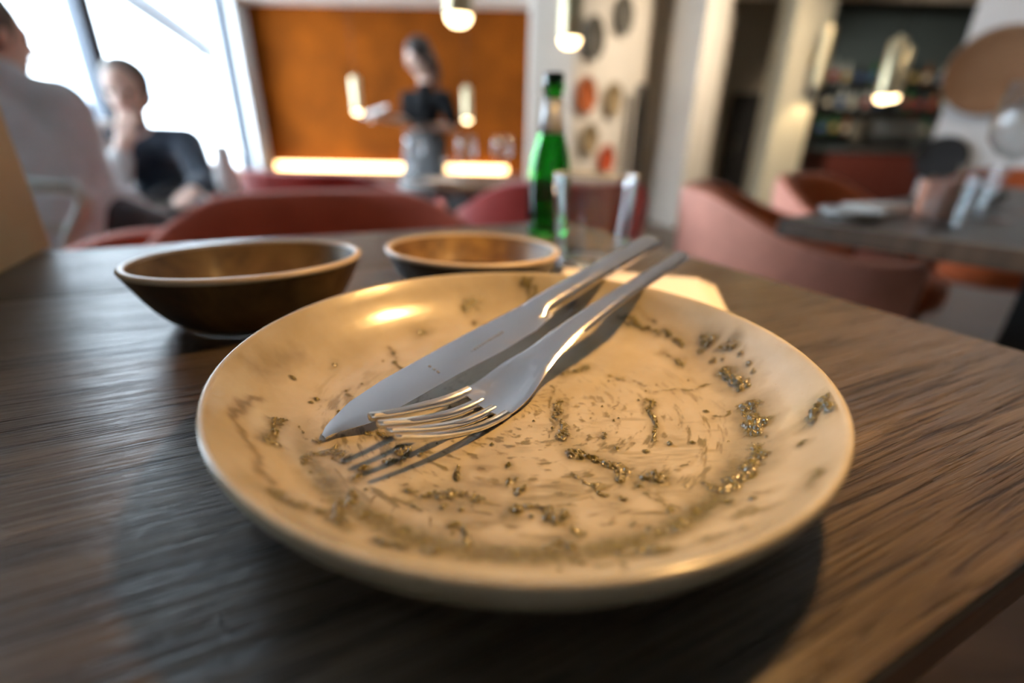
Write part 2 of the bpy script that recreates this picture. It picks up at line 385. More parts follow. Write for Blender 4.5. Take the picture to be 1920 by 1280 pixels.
# ---------------------------------------------------------------- plate
PC = tp(0.0052, 0.2093)
PROF = [(0, .005), (.085, .0055), (.100, .0075), (.112, .0135), (.123, .0235), (.130, .0325), (.1325, .0355)]
def hermite(x, xp, fp):
    x = np.asarray(x, float); xp = np.array(xp, float); fp = np.array(fp, float); m = np.gradient(fp, xp)
    k = np.clip(np.searchsorted(xp, x) - 1, 0, len(xp) - 2); h = xp[k + 1] - xp[k]; t = (x - xp[k]) / h
    return (2*t**3-3*t**2+1)*fp[k] + (t**3-2*t**2+t)*h*m[k] + (-2*t**3+3*t**2)*fp[k+1] + (t**3-t**2)*h*m[k+1]
def plate_z(r): return hermite(r, [p[0] for p in PROF], [p[1] for p in PROF])
M_plate = mat('cream_glaze', (0.6, 0.53, 0.42), 0.22, Coat_Weight=0.35, Coat_Roughness=0.12)
def glaze():
    m = M_plate; v = coords(m); n1 = noise(m, v, 28, 5); n2 = noise(m, v, 700, 2)
    c = ramp(m, n1, [(0.3, (0.345, 0.295, 0.20)), (0.7, (0.455, 0.40, 0.30))])
    sp_ = ramp(m, n2, [(0.70, (0, 0, 0)), (0.76, (1, 1, 1))])
    c = mix(m, math_(m, 'MULTIPLY', sp_, 0.35), c, (0.32, 0.22, 0.12)); L(m, c, P(m).inputs['Base Color'])
    w = N(m, 'ShaderNodeTexWave', wave_type='RINGS', rings_direction='Z'); w.inputs['Scale'].default_value = 70; w.inputs['Distortion'].default_value = 2.5; w.inputs['Detail'].default_value = 3
    L(m, v, w.inputs['Vector'])
    L(m, bump(m, noise(m, v, 90, 4), 0.25, 0.0006, bump(m, w.outputs['Fac'], 0.05, 0.0005)), P(m).inputs['Normal'])
glaze()
pr = [(r, float(plate_z(r))) for r in np.linspace(0, .1318, 60)]
pr += [(.1327, .0357), (.1338, .0362), (.1347, .0357), (.1351, .0345), (.1349, .0325), (.134, .029)]
pr += [(r, float(hermite(r, [.084, .09, .105, .12, .13, .134], [.0012, .002, .0055, .0125, .021, .029]))) for r in np.linspace(.133, .084, 18)]
pr += [(.083, .0), (.078, .0), (.077, .0015), (0, .0015)]
plate = MB().lathe([(r * K, z * K) for r, z in pr], 180).build('dinner_plate', M_plate, loc=PC)
tag(plate, 'cream stoneware dinner plate smeared with green pesto, knife and fork across it', 'plate')

# ---------------------------------------------------------------- pesto left on the plate
# strokes: points (0.1 mm), half width (0.1 mm), strength %, 1 = brown stain
STROKES = [
([-1156,-315,-1158,-406,-1117,-539,-1053,-617,-965,-705,-847,-828],10,55,1),
([-1041,-353,-1052,-401,-1016,-501,-1009,-556,-981,-543],9,80,0),
([-982,-369,-919,-410,-876,-431],11,60,0),
([-862,-574,-841,-520,-787,-478,-731,-508],28,60,0),
([-784,-454],10,80,0),
([-641,-573],19,100,0),
([-645,-631],15,100,0),
([-632,-720,-632,-794,-622,-882,-592,-959],13,85,0),
([-538,-532,-489,-520,-474,-452],16,75,0),
([-815,-902,-747,-922,-684,-915,-648,-898],24,60,0),
([-596,-891,-550,-864],13,50,0),
([-431,-1014,-379,-1016],17,80,0),
([-425,-689],9,90,0),
([-357,-710,-283,-708,-198,-721,-164,-749],27,68,0),
([-294,-782],22,75,0),
([-387,-773,-371,-803],9,60,0),
([-270,-558,-240,-617],11,90,0),
([-59,-504],9,90,0),
([-63,-612],18,85,0),
([-19,-684,-3,-652],11,80,0),
([-30,-802],20,95,0),
([22,-772],16,70,0),
([-251,-876,-218,-910,-185,-956],12,85,0),
([-274,-1023],16,90,0),
([-534,-855,-428,-898,-293,-968,-155,-987,29,-992],4,50,0),
([-824,563,-795,514,-740,424,-678,296],10,60,0),
([-670,773,-621,812],19,60,0),
([-382,1104,-303,1135],29,60,0),
([-302,978],16,50,0),
([-1039,243],14,60,0),
([-1019,-76],10,80,0),
([-918,53,-887,3,-861,-34],13,45,0),
([-1234,-130,-1222,38,-1181,168],31,30,1),
([55,1296,98,1253],38,60,0),
([-600,-332,-669,-312],13,75,0),
([-575,-385],10,80,0),
([-502,-433],23,85,0),
([-476,-782,-462,-874],5,45,0),
([-343,-848,-323,-904],6,50,0),
([-981,-52,-949,-307],5,20,0),
([-241,-248,-182,-336,-79,-418],5,20,0),
([-533,-723,-526,-820],6,40,0),
([-477,-650,-398,-664],9,40,0),
([362,1131],27,100,1),
([656,945,756,867,846,774,927,668,1007,528],13,65,0),
([782,930,901,798],9,45,0),
([1093,512,1117,440],17,85,0),
([1163,357,1179,321],16,85,0),
([1066,412],33,55,0),
([1094,310],22,55,0),
([1136,271],9,70,0),
([1210,237],9,80,0),
([1189,174],12,80,0),
([1200,87],15,50,0),
([881,542,926,463,954,362],14,65,0),
([1107,180,1110,76,1108,20],22,95,0),
([1146,40],19,70,0),
([705,123,885,118,1040,147,1113,159],9,50,0),
([861,-195,987,-141,1078,-71],8,40,0),
([1087,-124,1055,-255,1013,-362],25,85,0),
([983,-449,929,-542,869,-603,795,-654,745,-699],29,78,0),
([718,-780],17,95,0),
([1221,-409,1177,-450,1145,-477],14,95,0),
([1221,-409,1205,-499,1217,-522],10,80,0),
([962,-829,869,-916],16,50,0),
([1062,-597],10,60,0),
([670,46,647,-120,614,-244,596,-334],11,80,0),
([650,-365],10,80,0),
([206,-25,181,-158,199,-255,198,-324],17,70,0),
([231,-428,310,-465,371,-520,402,-590],20,85,0),
([488,-608,536,-595],20,95,0),
([362,-297],10,80,0),
([424,-371],10,70,0),
([712,-668],24,85,0),
([190,-578,239,-636,320,-675],9,65,0),
([377,-712],14,70,0),
([531,-788],14,75,0),
([543,-889,485,-899,433,-888],17,78,0),
([369,-879],13,75,0),
([315,-1016,380,-1001,438,-1007],16,85,0),
([543,-1011],16,75,0),
([57,-772,96,-813,124,-825],17,90,0),
([148,-883,192,-911],23,65,0),
([93,-966,166,-965],12,80,0),
([76,-1067,192,-1073,308,-1043,438,-1007,552,-1026,664,-1020],8,50,0),
([163,-507,255,-677,304,-765],4,35,0),
([694,-493,617,-549,536,-595],6,45,0),
([467,331,539,281,608,232,671,200],18,35,0),
([513,71,452,-200],6,35,0),
([817,-770,846,-796],13,40,0),
([691,-880,765,-897],28,30,0),
([402,-590,472,-671,521,-754,593,-809],13,45,0),
([161,153,155,-133,128,-326],7,40,0),
([386,402,252,306],20,80,0),
([314,-1151,177,-1149],7,30,0),
([369,-795,280,-839],6,35,0),
([775,-396,698,-514],6,30,0),
]
def vnoise(x, y, seed, scale):
    rs = np.random.RandomState(seed); tbl = rs.rand(256, 256); x = x * scale; y = y * scale
    xi = np.floor(x).astype(int); yi = np.floor(y).astype(int); fx = x - xi; fy = y - yi; fx = fx*fx*(3-2*fx); fy = fy*fy*(3-2*fy)
    T = lambda i, j: tbl[i % 256, j % 256]
    return (T(xi, yi)*(1-fx)+T(xi+1, yi)*fx)*(1-fy) + (T(xi, yi+1)*(1-fx)+T(xi+1, yi+1)*fx)*fy
def fbm(x, y, seed, scale, octv=4):
    o = 0; a = 0.5; s = 0
    for k in range(octv): o = o + a * vnoise(x, y, seed + k, scale * 2 ** k); s += a; a *= 0.55
    return o / s
def make_pesto():
    nr, na = 300, 1100
    r = np.linspace(0.004, 0.1318, nr); th = np.linspace(0, 2*np.pi, na, endpoint=False)
    R, T = np.meshgrid(r, th, indexing='ij'); X = R*np.cos(T); Y = R*np.sin(T)
    wx = X + 0.009*(fbm(X+1, Y+1, 5, 130) - .5); wy = Y + 0.009*(fbm(X+1, Y+1, 15, 130) - .5)
    den = np.zeros_like(X); brown = np.zeros_like(X); lump = np.zeros_like(X)
    nz = fbm(X+1, Y+1, 31, 330); nf = fbm(X+1, Y+1, 41, 1100, 3)
    hz_ = .45+.9*fbm(X+1, Y+1, 61, 200, 3)
    for pts, w, s, kind in STROKES:
        p = np.array(pts, float).reshape(-1, 2)*1e-4; hw = w*1.45e-4; s = s/100
        if len(p) == 1: d = np.hypot(wx-p[0, 0], wy-p[0, 1])
        else:
            d = np.full_like(X, 9.)
            for a, b in zip(p[:-1], p[1:]):
                ab = b-a; t = np.clip(((wx-a[0])*ab[0]+(wy-a[1])*ab[1])/(ab@ab+1e-12), 0, 1)
                d = np.minimum(d, np.hypot(wx-a[0]-ab[0]*t, wy-a[1]-ab[1]*t))
        u = d/hw
        core = np.clip(1.25-u, 0, 1); halo = np.exp(-(u/1.9)**2)
        if kind: brown = np.maximum(brown, s*.8*np.exp(-(u/1.1)**2)*(.35+.9*nz)); continue
        texd = np.clip((nz - (0.55-0.50*core*s))*4, 0, 1)          # breaks up towards the edge
        den = np.maximum(den, np.clip(s*(texd*(.45+.75*core)), 0, 1)*np.clip(2.0-u, 0, 1))
        den = np.maximum(den, 0.55*s*s*halo*hz_)
        lump = np.maximum(lump, np.clip(core*1.4, 0, 1)*np.clip(s*1.6-.65, 0, 1)*np.clip((nf*.6+nz*.4-.36)*4, 0, 1))
    # thin dragged film over the near half and a few crumbs everywhere
    film = np.clip((fbm(X*.5+2, Y*2.2+2, 77, 120)-.5)*3, 0, 1)*np.clip((-.01-Y+.03*np.cos(T))/.08, 0, 1)*np.clip((.112-R)/.012, 0, 1)
    ringf = np.exp(-((R-.101)/.006)**2)*np.clip((-.02-Y)/.06, 0, 1)*.6*(.4+nz)
    drag = np.clip((fbm(R*1.0+3, T*.022+3, 97, 380)-.56)*6, 0, 1)*.42*np.clip((.11-R)/.02, 0, 1)*np.clip((.05-Y)/.08, 0, 1)
    den = np.clip(np.maximum.reduce([den, film*.45, ringf, drag]), 0, 1)
    rs = np.random.RandomState(8); 
    for k in range(90):
        a = rs.rand()*6.283; q = .115*math.sqrt(rs.rand()); cx, cy = q*math.cos(a), q*math.sin(a)
        if cy > .03 and rs.rand() < .7: continue
        rr = .0004+.0011*rs.rand()**2; d = np.hypot(X-cx, Y-cy)/rr; c = np.clip(1.5-d, 0, 1)
        den = np.maximum(den, c*.85); lump = np.maximum(lump, np.clip(1.2-d, 0, 1)*.6)
    tot = np.maximum(den, brown)
    hgt = .00012+.00030*den+.0019*lump*(.35+nf)
    # lay it on the plate along the local normal
    dz = (plate_z(np.clip(r+.0006, 0, .1324))-plate_z(np.clip(r-.0006, 0, 1)))/.0012; nl = np.sqrt(1+dz**2)
    z0 = plate_z(r); rr_ = R+hgt*(-dz/nl)[:, None]; Z = z0[:, None]+hgt*(1/nl)[:, None]
    V = np.stack([rr_*np.cos(T), rr_*np.sin(T), Z], -1).reshape(-1, 3)*K
    i = np.arange(nr-1)[:, None]; j = np.arange(na)[None, :]; j2 = (j+1) % na
    q = np.stack([i*na+j, (i+1)*na+j, (i+1)*na+j2, i*na+j2], -1).reshape(-1, 4)
    keep = tot.reshape(-1)[q].max(1) > 0.035; q = q[keep]
    used = np.unique(q); rem = np.full(nr*na, -1); rem[used] = np.arange(len(used)); q = rem[q]
    me = bpy.data.meshes.new('pesto'); me.vertices.add(len(used)); me.vertices.foreach_set('co', V[used].ravel())
    me.loops.add(q.size); me.loops.foreach_set('vertex_index', q.ravel().astype(np.int32))
    me.polygons.add(len(q)); me.polygons.foreach_set('loop_start', np.arange(0, q.size, 4, dtype=np.int32)); 
    me.polygons.foreach_set('use_smooth', np.ones(len(q), dtype=bool)); me.update(calc_edges=True)
    for nm, arr in (('pesto_density', den), ('pesto_stain', brown), ('pesto_lump', lump)):
        at_ = me.attributes.new(nm, 'FLOAT', 'POINT'); at_.data.foreach_set('value', arr.reshape(-1)[used].astype(np.float32))
    m = mat('pesto_sauce', (0.12, 0.1, 0.02), 0.28, Coat_Weight=0.4, Coat_Roughness=0.15)
    a1 = N(m, 'ShaderNodeAttribute', attribute_name='pesto_density'); a2 = N(m, 'ShaderNodeAttribute', attribute_name='pesto_stain'); a3 = N(m, 'ShaderNodeAttribute', attribute_name='pesto_lump')
    v = coords(m); spk = noise(m, v, 900, 3)
    col = ramp(m, spk, [(0.32, (0.05, 0.044, 0.009)), (0.5, (0.125, 0.10, 0.019)), (0.70, (0.24, 0.19, 0.045))])
    col = mix(m, a3.outputs['Fac'], col, mix(m, 1.0, col, (0.62, 0.62, 0.5), 'MULTIPLY'))
    isb = math_(m, 'GREATER_THAN', a2.outputs['Fac'], a1.outputs['Fac'])
    col = mix(m, isb, col, (0.11, 0.06, 0.018)); L(m, col, P(m).inputs['Base Color'])
    L(m, bump(m, noise(m, v, 1200, 3), 0.5, 0.0006), P(m).inputs['Normal'])
    al = math_(m, 'MINIMUM', math_(m, 'MAXIMUM', math_(m, 'MULTIPLY', a1.outputs['Fac'], 1.25), a2.outputs['Fac']), 0.97)
    L(m, al, P(m).inputs['Alpha']); me.materials.append(m)
    o = bpy.data.objects.new('pesto_smears', me); C.objects.link(o); o.location = PC + Vector((0, 0, 0))
    tag(o, 'green pesto smears and crumbs left on the cream plate', 'sauce', kind='stuff')
make_pesto()

# ---------------------------------------------------------------- knife
def rrect(c, u, w, hw, ht, n=3, e=0.5):   # rounded section: half width along u, half thickness along w
    out = []
    for k in range(4 * n):
        a = 2 * math.pi * (k + .5) / (4 * n); ca, sa = math.cos(a), math.sin(a)
        out.append(c + u * (hw * math.copysign(abs(ca) ** e, ca)) + w * (ht * math.copysign(abs(sa) ** e, sa)))
    return out
def make_knife():
    kp = [-0.0798, 0.1674, 0.0078, 0.3935, -0.1647]
    wb = [0, .0064, .0115, .0134, .0131, .0124, .0108, .0092]; we = [0, .0005, .0066, .008, .0097, .0129, .0138, .0105]; ks = [0, .006, .02, .04, .07, .10, .13, .15]
    T = tp(kp[0], kp[1], kp[2]); E = ray(1226, 449) * (kp[3] * K) + Vector((0, 0, CZ))
    ax = (E - T); Lk = ax.length; ax.normalize(); n0 = ax.cross(Vector((0, 0, 1))).normalized(); up = n0.cross(ax)
    n = n0 * math.cos(kp[4]) + up * math.sin(kp[4]); nn = n.cross(ax).normalized()
    t = thing('table_knife', 'steel table knife with a broad blade lying across the dirty plate', 'knife', T)
    sb = 0.150 * K; secs = []
    for s in list(np.linspace(0.0008, 0.15, 46)):
        b = float(np.interp(s, ks, wb)); e = float(np.interp(s, ks, we)); th = .0010 if s < .135 else .0010 + .0012 * ((s - .135) / .015)
        if s < .006: q = math.sqrt(s / .006); b, e = .0064 * q, .0009 * q + .0002
        c = ax * (s * K); hb, he = b * K, e * K; th *= K
        # back edge, spine thickness, hollow faces, thin cutting edge
        secs.append([c - n * hb + nn * th * .7, c - n * (hb * .4) + nn * th, c + n * (he * .5) + nn * th * .75, c + n * he + nn * th * .12,
                     c + n * he - nn * th * .12, c + n * (he * .5) - nn * th * .75, c - n * (hb * .4) - nn * th, c - n * hb - nn * th * .7])
    blade = MB().loft(secs).build('blade', M_steel, t, angle=35)
    secs = []
    hs = [(.140, .0085, .0075, .0012), (.1445, .0098, .0095, .0022), (.148, .0099, .0078, .0034), (.153, .0098, .0066, .0043), (.165, .0096, .0064, .0047), (.2, .0094, .0068, .0046), (.26, .0092, .0080, .0042), (.300, .0095, .0088, .0036), (.3045, .0088, .0080, .0032), (.3058, .007, .006, .002)]
    for s, b, e, th in hs:
        c = ax * (s * K) + n * ((e - b) / 2 * K); secs.append(rrect(c, n, nn, (b + e) / 2 * K, th * K, 4, 0.62))
    MB().loft(secs).build('handle', M_steel, t, angle=60)
    # maker's marks etched on the blade (illegible in the photograph)
    mk = MB(); rs = random.Random(3)
    def dash(s, w, ls, lw):
        p = ax * (s * K) + n * (w * K) + nn * (.00112 * K)
        for i, j in ((1,),): pass
    zt = nn if nn.z > 0 else -nn
    for k in range(13):
        s = .0885 + k * .00205; c = ax * (s * K) - n * (-.0015 * K) + zt * (.00103 * K); hh = (.0006 + .0003 * rs.random()) * K
        mk.add([c - ax * .0006 * K - n * hh, c + ax * .0006 * K - n * hh, c + ax * .0006 * K + n * hh, c - ax * .0006 * K + n * hh], [(0, 1, 2, 3)])
    for k in range(3):
        c = ax * (.0635 * K) + n * ((-.0045 + k * .0032) * K) + zt * (.00103 * K); hh = .0009 * K
        mk.add([c - ax * hh * .7 - n * hh, c + ax * hh * .7 - n * hh, c + ax * hh * .7 + n * hh, c - ax * hh * .7 + n * hh], [(0, 1, 2, 3)])
    o = mk.build('maker_mark', M_print, blade, smooth=False)
make_knife()

# ---------------------------------------------------------------- fork
def make_fork():
    x0, y0, ph, tau = -0.0505, 0.1554, 0.8627, -0.1169; Lf = 0.2845
    SH = [0, .02, .045, .07, .095, .12, .16, .27]; HK = [.0223, .0140, .0072, .0075, .0165, .0236, .0303, .0436]
    SW = [0, .03, .06, .08, .10, .125, .16, .27]; WK = [.0103, .0142, .0148, .0136, .0095, .0080, .0071, .0062]
    a = Vector((math.cos(ph), math.sin(ph), 0)); n = Vector((a.y, -a.x, 0)); O = tp(x0, y0, 0)
    def pt(s, w, dz=0.0):
        h = float(hermite(s, SH, HK)) if s < .27 else HK[-1] + (s - .27) * .13
        dish = 0.0
        if s < .115: dish = 11.0 * w * w * min(1, max(0, (.115 - s) / .03)) * min(1, .35 + s / .05)
        return a * (s * K) + n * (w * K) + Vector((0, 0, (h + tau * w + dish + dz) * K))
    t = thing('table_fork', 'steel four-tined table fork lying beside the knife on the dirty plate', 'fork', O)
    def slab(srange, wl, wr, thick, name, nseg=9):
        secs = []
        for s in srange:
            l, r_, th = wl(s), wr(s), thick(s); top = []; bot = []
            for k in range(nseg):
                u = k / (nseg - 1); w = l + (r_ - l) * u; e = math.sqrt(max(0, 1 - (2 * u - 1) ** 6))
                top.append(pt(s, w, th * (.25 + .75 * e))); bot.append(pt(s, w, -th * (.25 + .75 * e)))
            secs.append(top + bot[::-1])
        return MB().loft(secs).build(name, M_steel, t, angle=50)
    W_ = lambda s: float(hermite(s, SW, WK))
    slab(list(np.linspace(.0555, .118, 30)), lambda s: -W_(s), lambda s: W_(s), lambda s: .0011 + .0004 * (s - .05) / .07, 'head', 13)
    slab(list(np.linspace(.112, Lf - .003, 34)) + [Lf - .001, Lf], lambda s: -W_(s) * (1 if s < Lf - .002 else .86 if s < Lf - .0005 else .6), lambda s: W_(s) * (1 if s < Lf - .002 else .86 if s < Lf - .0005 else .6), lambda s: .0014 + .0011 * min(1, (s - .11) / .05), 'handle', 9)
    for i in range(4):
        cw = (-1 + 2 * i / 3)
        def ctr(s): return cw * (W_(s) - (.0017 + .0005 * min(1, s / .05)))
        def hw(s): return .0012 + .0013 * min(1, s / .045)
        slab([.0, .0006] + list(np.linspace(.003, .060, 22)), lambda s: ctr(s) - hw(s) * (1 if s > .0003 else .6), lambda s: ctr(s) + hw(s) * (1 if s > .0003 else .6), lambda s: (.0019 if s > .0003 else .0010), 'tine', 5)
make_fork()

# ---------------------------------------------------------------- bowls
def bowl_mat(name, c0, c1, c2, spot=False):
    m = mat(name, c1, 0.58, Coat_Weight=0.12, Coat_Roughness=0.25); v = coords(m); f = noise(m, v, 24, 5, .6, .4)
    c = ramp(m, f, [(0.3, c0), (0.5, c1), (0.72, c2)]); L(m, c, P(m).inputs['Base Color'])
    L(m, bump(m, noise(m, v, 160, 3), 0.25, 0.0008), P(m).inputs['Normal']); return m
M_rim = mat('unglazed_rim', (0.5, 0.40, 0.29), 0.35)
def make_bowl(name, label, c, R, Hh, base, shear, m_in, m_out, m_food, fill, group=None):
    t = thing(name, label, 'bowl', tp(*c), 0)
    def sh(o):
        me = o.data
        for v in me.vertices: v.co.z += (shear[0] * v.co.x + shear[1] * v.co.y) * max(0, v.co.z) / (Hh * K)
    wall = .0052
    outp = [(0, .002), (base * .8, .002), (base * .86, 0), (base, 0), (base + .004, .002)]
    rs = np.linspace(base + .006, R, 16)
    outp += [(r, Hh * (.04 + .93 * ((r - base - .006) / (R - base - .006)) ** 1.7)) for r in rs]
    inn = [(r - wall, z) for r, z in outp[5:]][::-1]
    floor_r = inn[-1][0]; inp = [(inn[0][0], Hh * .97)] + [(r, max(z, .0075)) for r, z in inn[1:]] + [(floor_r * .5, .0072), (0, .007)]
    sh(MB().lathe([(r * K, z * K) for r, z in outp], 96).build('outer_wall', m_out, t))
    sh(MB().lathe([(r * K, z * K) for r, z in inp], 96).build('inner_glaze', m_in, t))
    rc, rz_ = R - wall / 2, Hh * .97
    sh(MB().lathe([((rc + wall * .56 * math.cos(a)) * K, (rz_ + wall * .45 * math.sin(a)) * K) for a in np.linspace(0, 2 * math.pi, 11)[:-1]], 96, closed=True).build('rim', M_rim, t))
    return t, inp
M_amb = bowl_mat('amber_glaze', (0.05, 0.028, 0.007), (0.17, 0.09, 0.018), (0.27, 0.155, 0.04))
M_ambo = bowl_mat('brown_glaze_outside', (0.012, 0.007, 0.004), (0.07, 0.034, 0.010), (0.19, 0.105, 0.028))
M_dk = bowl_mat('dark_glaze', (0.03, 0.024, 0.02), (0.06, 0.05, 0.04), (0.10, 0.085, 0.065))
M_in2 = bowl_mat('ochre_glaze_stained', (0.025, 0.014, 0.008), (0.14, 0.07, 0.017), (0.30, 0.18, 0.05))
def sauce(parent, name, label, blobs, inp, m, seed):
    mb = MB(); rs = np.random.RandomState(seed); rr = np.array([p[0] for p in inp][::-1]); zz = np.array([p[1] for p in inp][::-1])
    for bx, by, br, bh in blobs:
        n = 16; rings = [[], [], []]; v = []; f = []
        for k, (sc, hz) in enumerate(((1.0, .0002), (.75, .7), (.35, 1.0))):
            for i in range(n):
                aa = 2 * math.pi * i / n; q = br * sc * (1 + .3 * math.sin(aa * 2 + bx * 900) + .2 * rs.rand()); x, y = bx + q * math.cos(aa), by + q * math.sin(aa)
                z = float(np.interp(math.hypot(x, y), rr, zz)); v.append(Vector((x * K, y * K, (z + .0004 + hz * bh) * K)))
        for k in range(2):
            for i in range(n): f.append((k*n+i, k*n+(i+1) % n, (k+1)*n+(i+1) % n, (k+1)*n+i))
        f.append(tuple(2*n+i for i in range(n))); mb.add(v, f)
    o = mb.build(name, m, None); o.location = parent.location
    return tag(o, label, 'sauce', kind='stuff')
M_sauce = mat('dark_sauce', (0.03, 0.022, 0.008), 0.3)
b1, inp1 = make_bowl('serving_bowl', 'brown and amber glazed bowl with dark drips on its outside', (-.1984, .3477), .080, .043, .045, (.0159, -.0412), M_amb, M_ambo, None, 0)
sauce(b1, 'dark_sauce', 'dark sauce spots left inside the amber glazed bowl', [(-.028, .042, .006, .001), (-.035, .033, .003, .0008), (.03, .035, .012, .001), (.01, .02, .01, .001)], inp1, M_sauce, 2)
b2, inp2 = make_bowl('small_bowl', 'grey-brown bowl with ochre inside and food scraps, beside the glass', (-.0375, .438), .0805, .0345, .052, (-.0194, -.0269), M_in2, M_dk, None, 0)
rsb = np.random.RandomState(4)
sauce(b2, 'sauce_scraps', 'brown sauce scraps left inside the grey-brown bowl', [(float(x), float(y), float(r), .0014) for x, y, r in zip(rsb.uniform(-.04, .03, 22), rsb.uniform(-.04, .05, 22), rsb.uniform(.002, .008, 22))], inp2, M_sauce, 5)

# ---------------------------------------------------------------- bottle, glass, napkin, menu
bo = thing('beer_bottle', 'small green glass bottle with a silver neck label, behind the glass', 'bottle', tp(.0478, .700))
R = .0292; hB = .2085
bp = [(0, .004), (R*.7, .002), (R*.9, 0), (R, .004), (R*1.0, .02), (R, .078), (R*.985, .092), (R*.9, .108), (R*.74, .124), (R*.58, .140), (R*.47, .158), (R*.43, .178), (R*.43, .188), (R*.50, .190), (R*.52, .194), (R*.47, .197), (R*.47, hB-.003), (R*.42, hB),
      (R*.33, hB), (R*.33, .16), (R*.46, .14), (R*.78, .108), (R*.89, .085), (R*.89, .012), (R*.6, .008), (0, .009)]
MB().lathe([(r * K, z * K) for r, z in bp], 48).build('glass_body', M_green, bo)
MB().lathe([(r * K, z * K) for r, z in [(R*.615, .1365), (R*.475, .158), (R*.44, .178), (R*.45, .178), (R*.487, .158), (R*.628, .1365)]], 48, closed=True).build('neck_label', M_silver, bo)
M_rimg = mat('glass_rim', (.8, .82, .84), .12, Transmission_Weight=.5, IOR=1.45)
gl = thing('tumbler', 'empty clear glass tumbler standing by the green bottle', 'glass', tp(.0835, .512))
gp = [(0, .003), (.030, .002), (.035, 0), (.0379, .0126), (.0405, .045), (.0446, .0955), (.0440, .0968), (.0430, .0955), (.0388, .045), (.0353, .013), (.03, .0105), (0, .010)]
MB().lathe([(r * K, z * K) for r, z in [(0, .003), (.030, .002), (.035, 0), (.0372, .003), (.0379, .0125), (.0353, .0128), (.03, .0108), (0, .010)]], 64).build('thick_base', M_glass, gl)
MB().lathe([(r * K, z * K) for r, z in gp[4-1:-2]], 64).build('glass_wall', M_thin, gl)
MB().lathe([((.0438 + .0009 * math.cos(q)) * K, (.0962 + .0011 * math.sin(q)) * K) for q in np.linspace(0, 2 * math.pi, 9)[:-1]], 64, closed=True).build('rim', M_rimg, gl)
# napkin
M_nap = mat('paper_napkin', (0.70, 0.64, 0.58), 0.8)
L(M_nap, bump(M_nap, noise(M_nap, coords(M_nap), 300, 3), 0.2, 0.0006), P(M_nap).inputs['Normal'])
npk = thing('paper_napkin', 'folded white paper napkin lying under the far edge of the plate', 'napkin', tp(.112, .400), math.radians(-14))
for k in range(3):
    MB().box((-.004 * k, .002 * k, .0012 + .0022 * k), (.125 - .004 * k, .105 - .004 * k, .0018), bev=.0006).build('ply', M_nap, npk, smooth=False)
# tan board standing at the left
M_tan = mat('tan_board', (0.45, 0.27, 0.12), 0.55)
L(M_tan, ramp(M_tan, noise(M_tan, coords(M_tan, (30, 2, 3)), 3, 5), [(0.3, (0.68, 0.44, 0.22)), (0.7, (0.80, 0.55, 0.30))]), P(M_tan).inputs['Base Color'])
mn = thing('menu_board', 'tan wooden menu board standing upright at the end of the table', 'board', on(97, 463, TZ), TA)
MB().box((-.009, -.13, .17), (.018, .26, .34), bev=.0015).build('board', M_tan, mn, smooth=False)
MB().box((-.033, -.13, .012), (.03, .2, .024), bev=.002).build('foot', M_tan, mn, smooth=False)

# ---------------------------------------------------------------- pendant lamps
M_bulb = mat('lit_bulb', (1, 0.9, 0.7), 0.4, Emission_Color=(1.0, 0.70, 0.36), Emission_Strength=9.0)
def pendant(p, label, watts, group=None, top=RH, ln=0.31, r=0.047):
    p = Vector(p); t = thing('pendant_lamp', label, 'lamp', p, 0, group)
    MB().lathe([(r*.8, .02), (r*.96, .012), (r, .02), (r, ln), (r*.9, ln+.008), (.012, ln+.012), (.011, ln+.03), (0, ln+.03)], 32).build('tube', M_brass, t, angle=40)
    MB().lathe([(0, -.020), (r*.5, -.016), (r*.82, -.004), (r*.92, .012), (r*.8, .022), (0, .026)], 28).build('bulb', M_bulb, t)
    MB().tube([(0, 0, ln+.02), (0, 0, top-p.z-.02)], .003, 8).build('cord', M_black, t)
    MB().lathe([(0, top-p.z-.035), (.045, top-p.z-.03), (.05, top-p.z-.012), (.05, top-p.z-.001), (0, top-p.z-.001)], 24).build('ceiling_cap', M_brass, t, angle=40)
    ld = bpy.data.lights.new('bulb_light', 'SPOT'); ld.energy = watts; ld.color = (1.0, 0.55, 0.185); ld.shadow_soft_size = 0.025; ld.spot_size = math.radians(102); ld.spot_blend = 0.6
    lo = bpy.data.objects.new('bulb_light', ld); C.objects.link(lo); lo.parent = t; lo.location = (0, 0, -.055)
    return t
pendant((0.24, 0.33, TZ + 0.535), 'brass pendant lamp hanging over the gap between the dirty plate and the next table', KEY_W)
pendant(at(860, 38, 1.9), 'brass tube pendant with round glowing bulb, hanging before the orange wall beside the waitress', PEND_W)
pendant(at(1068, 80, 2.3), 'brass tube pendant with glowing bulb, hanging before the white pillar', PEND_W)
pendant(at(671, 211, 5.4), 'small brass pendant before the orange wall, on the window side of the waitress', PEND_W)
pendant(at(876, 226, 5.6), 'small brass pendant before the orange wall, on the pillar side of the waitress', PEND_W)
pendant(at(1655, 186, 3.3), 'brass pendant with broad glowing bulb, hanging before the bar, nearest the pale grey wall', PEND_W)
pendant(at(1672, 184, 3.9), 'brass pendant close behind another one, hanging before the bar', PEND_W * .5)
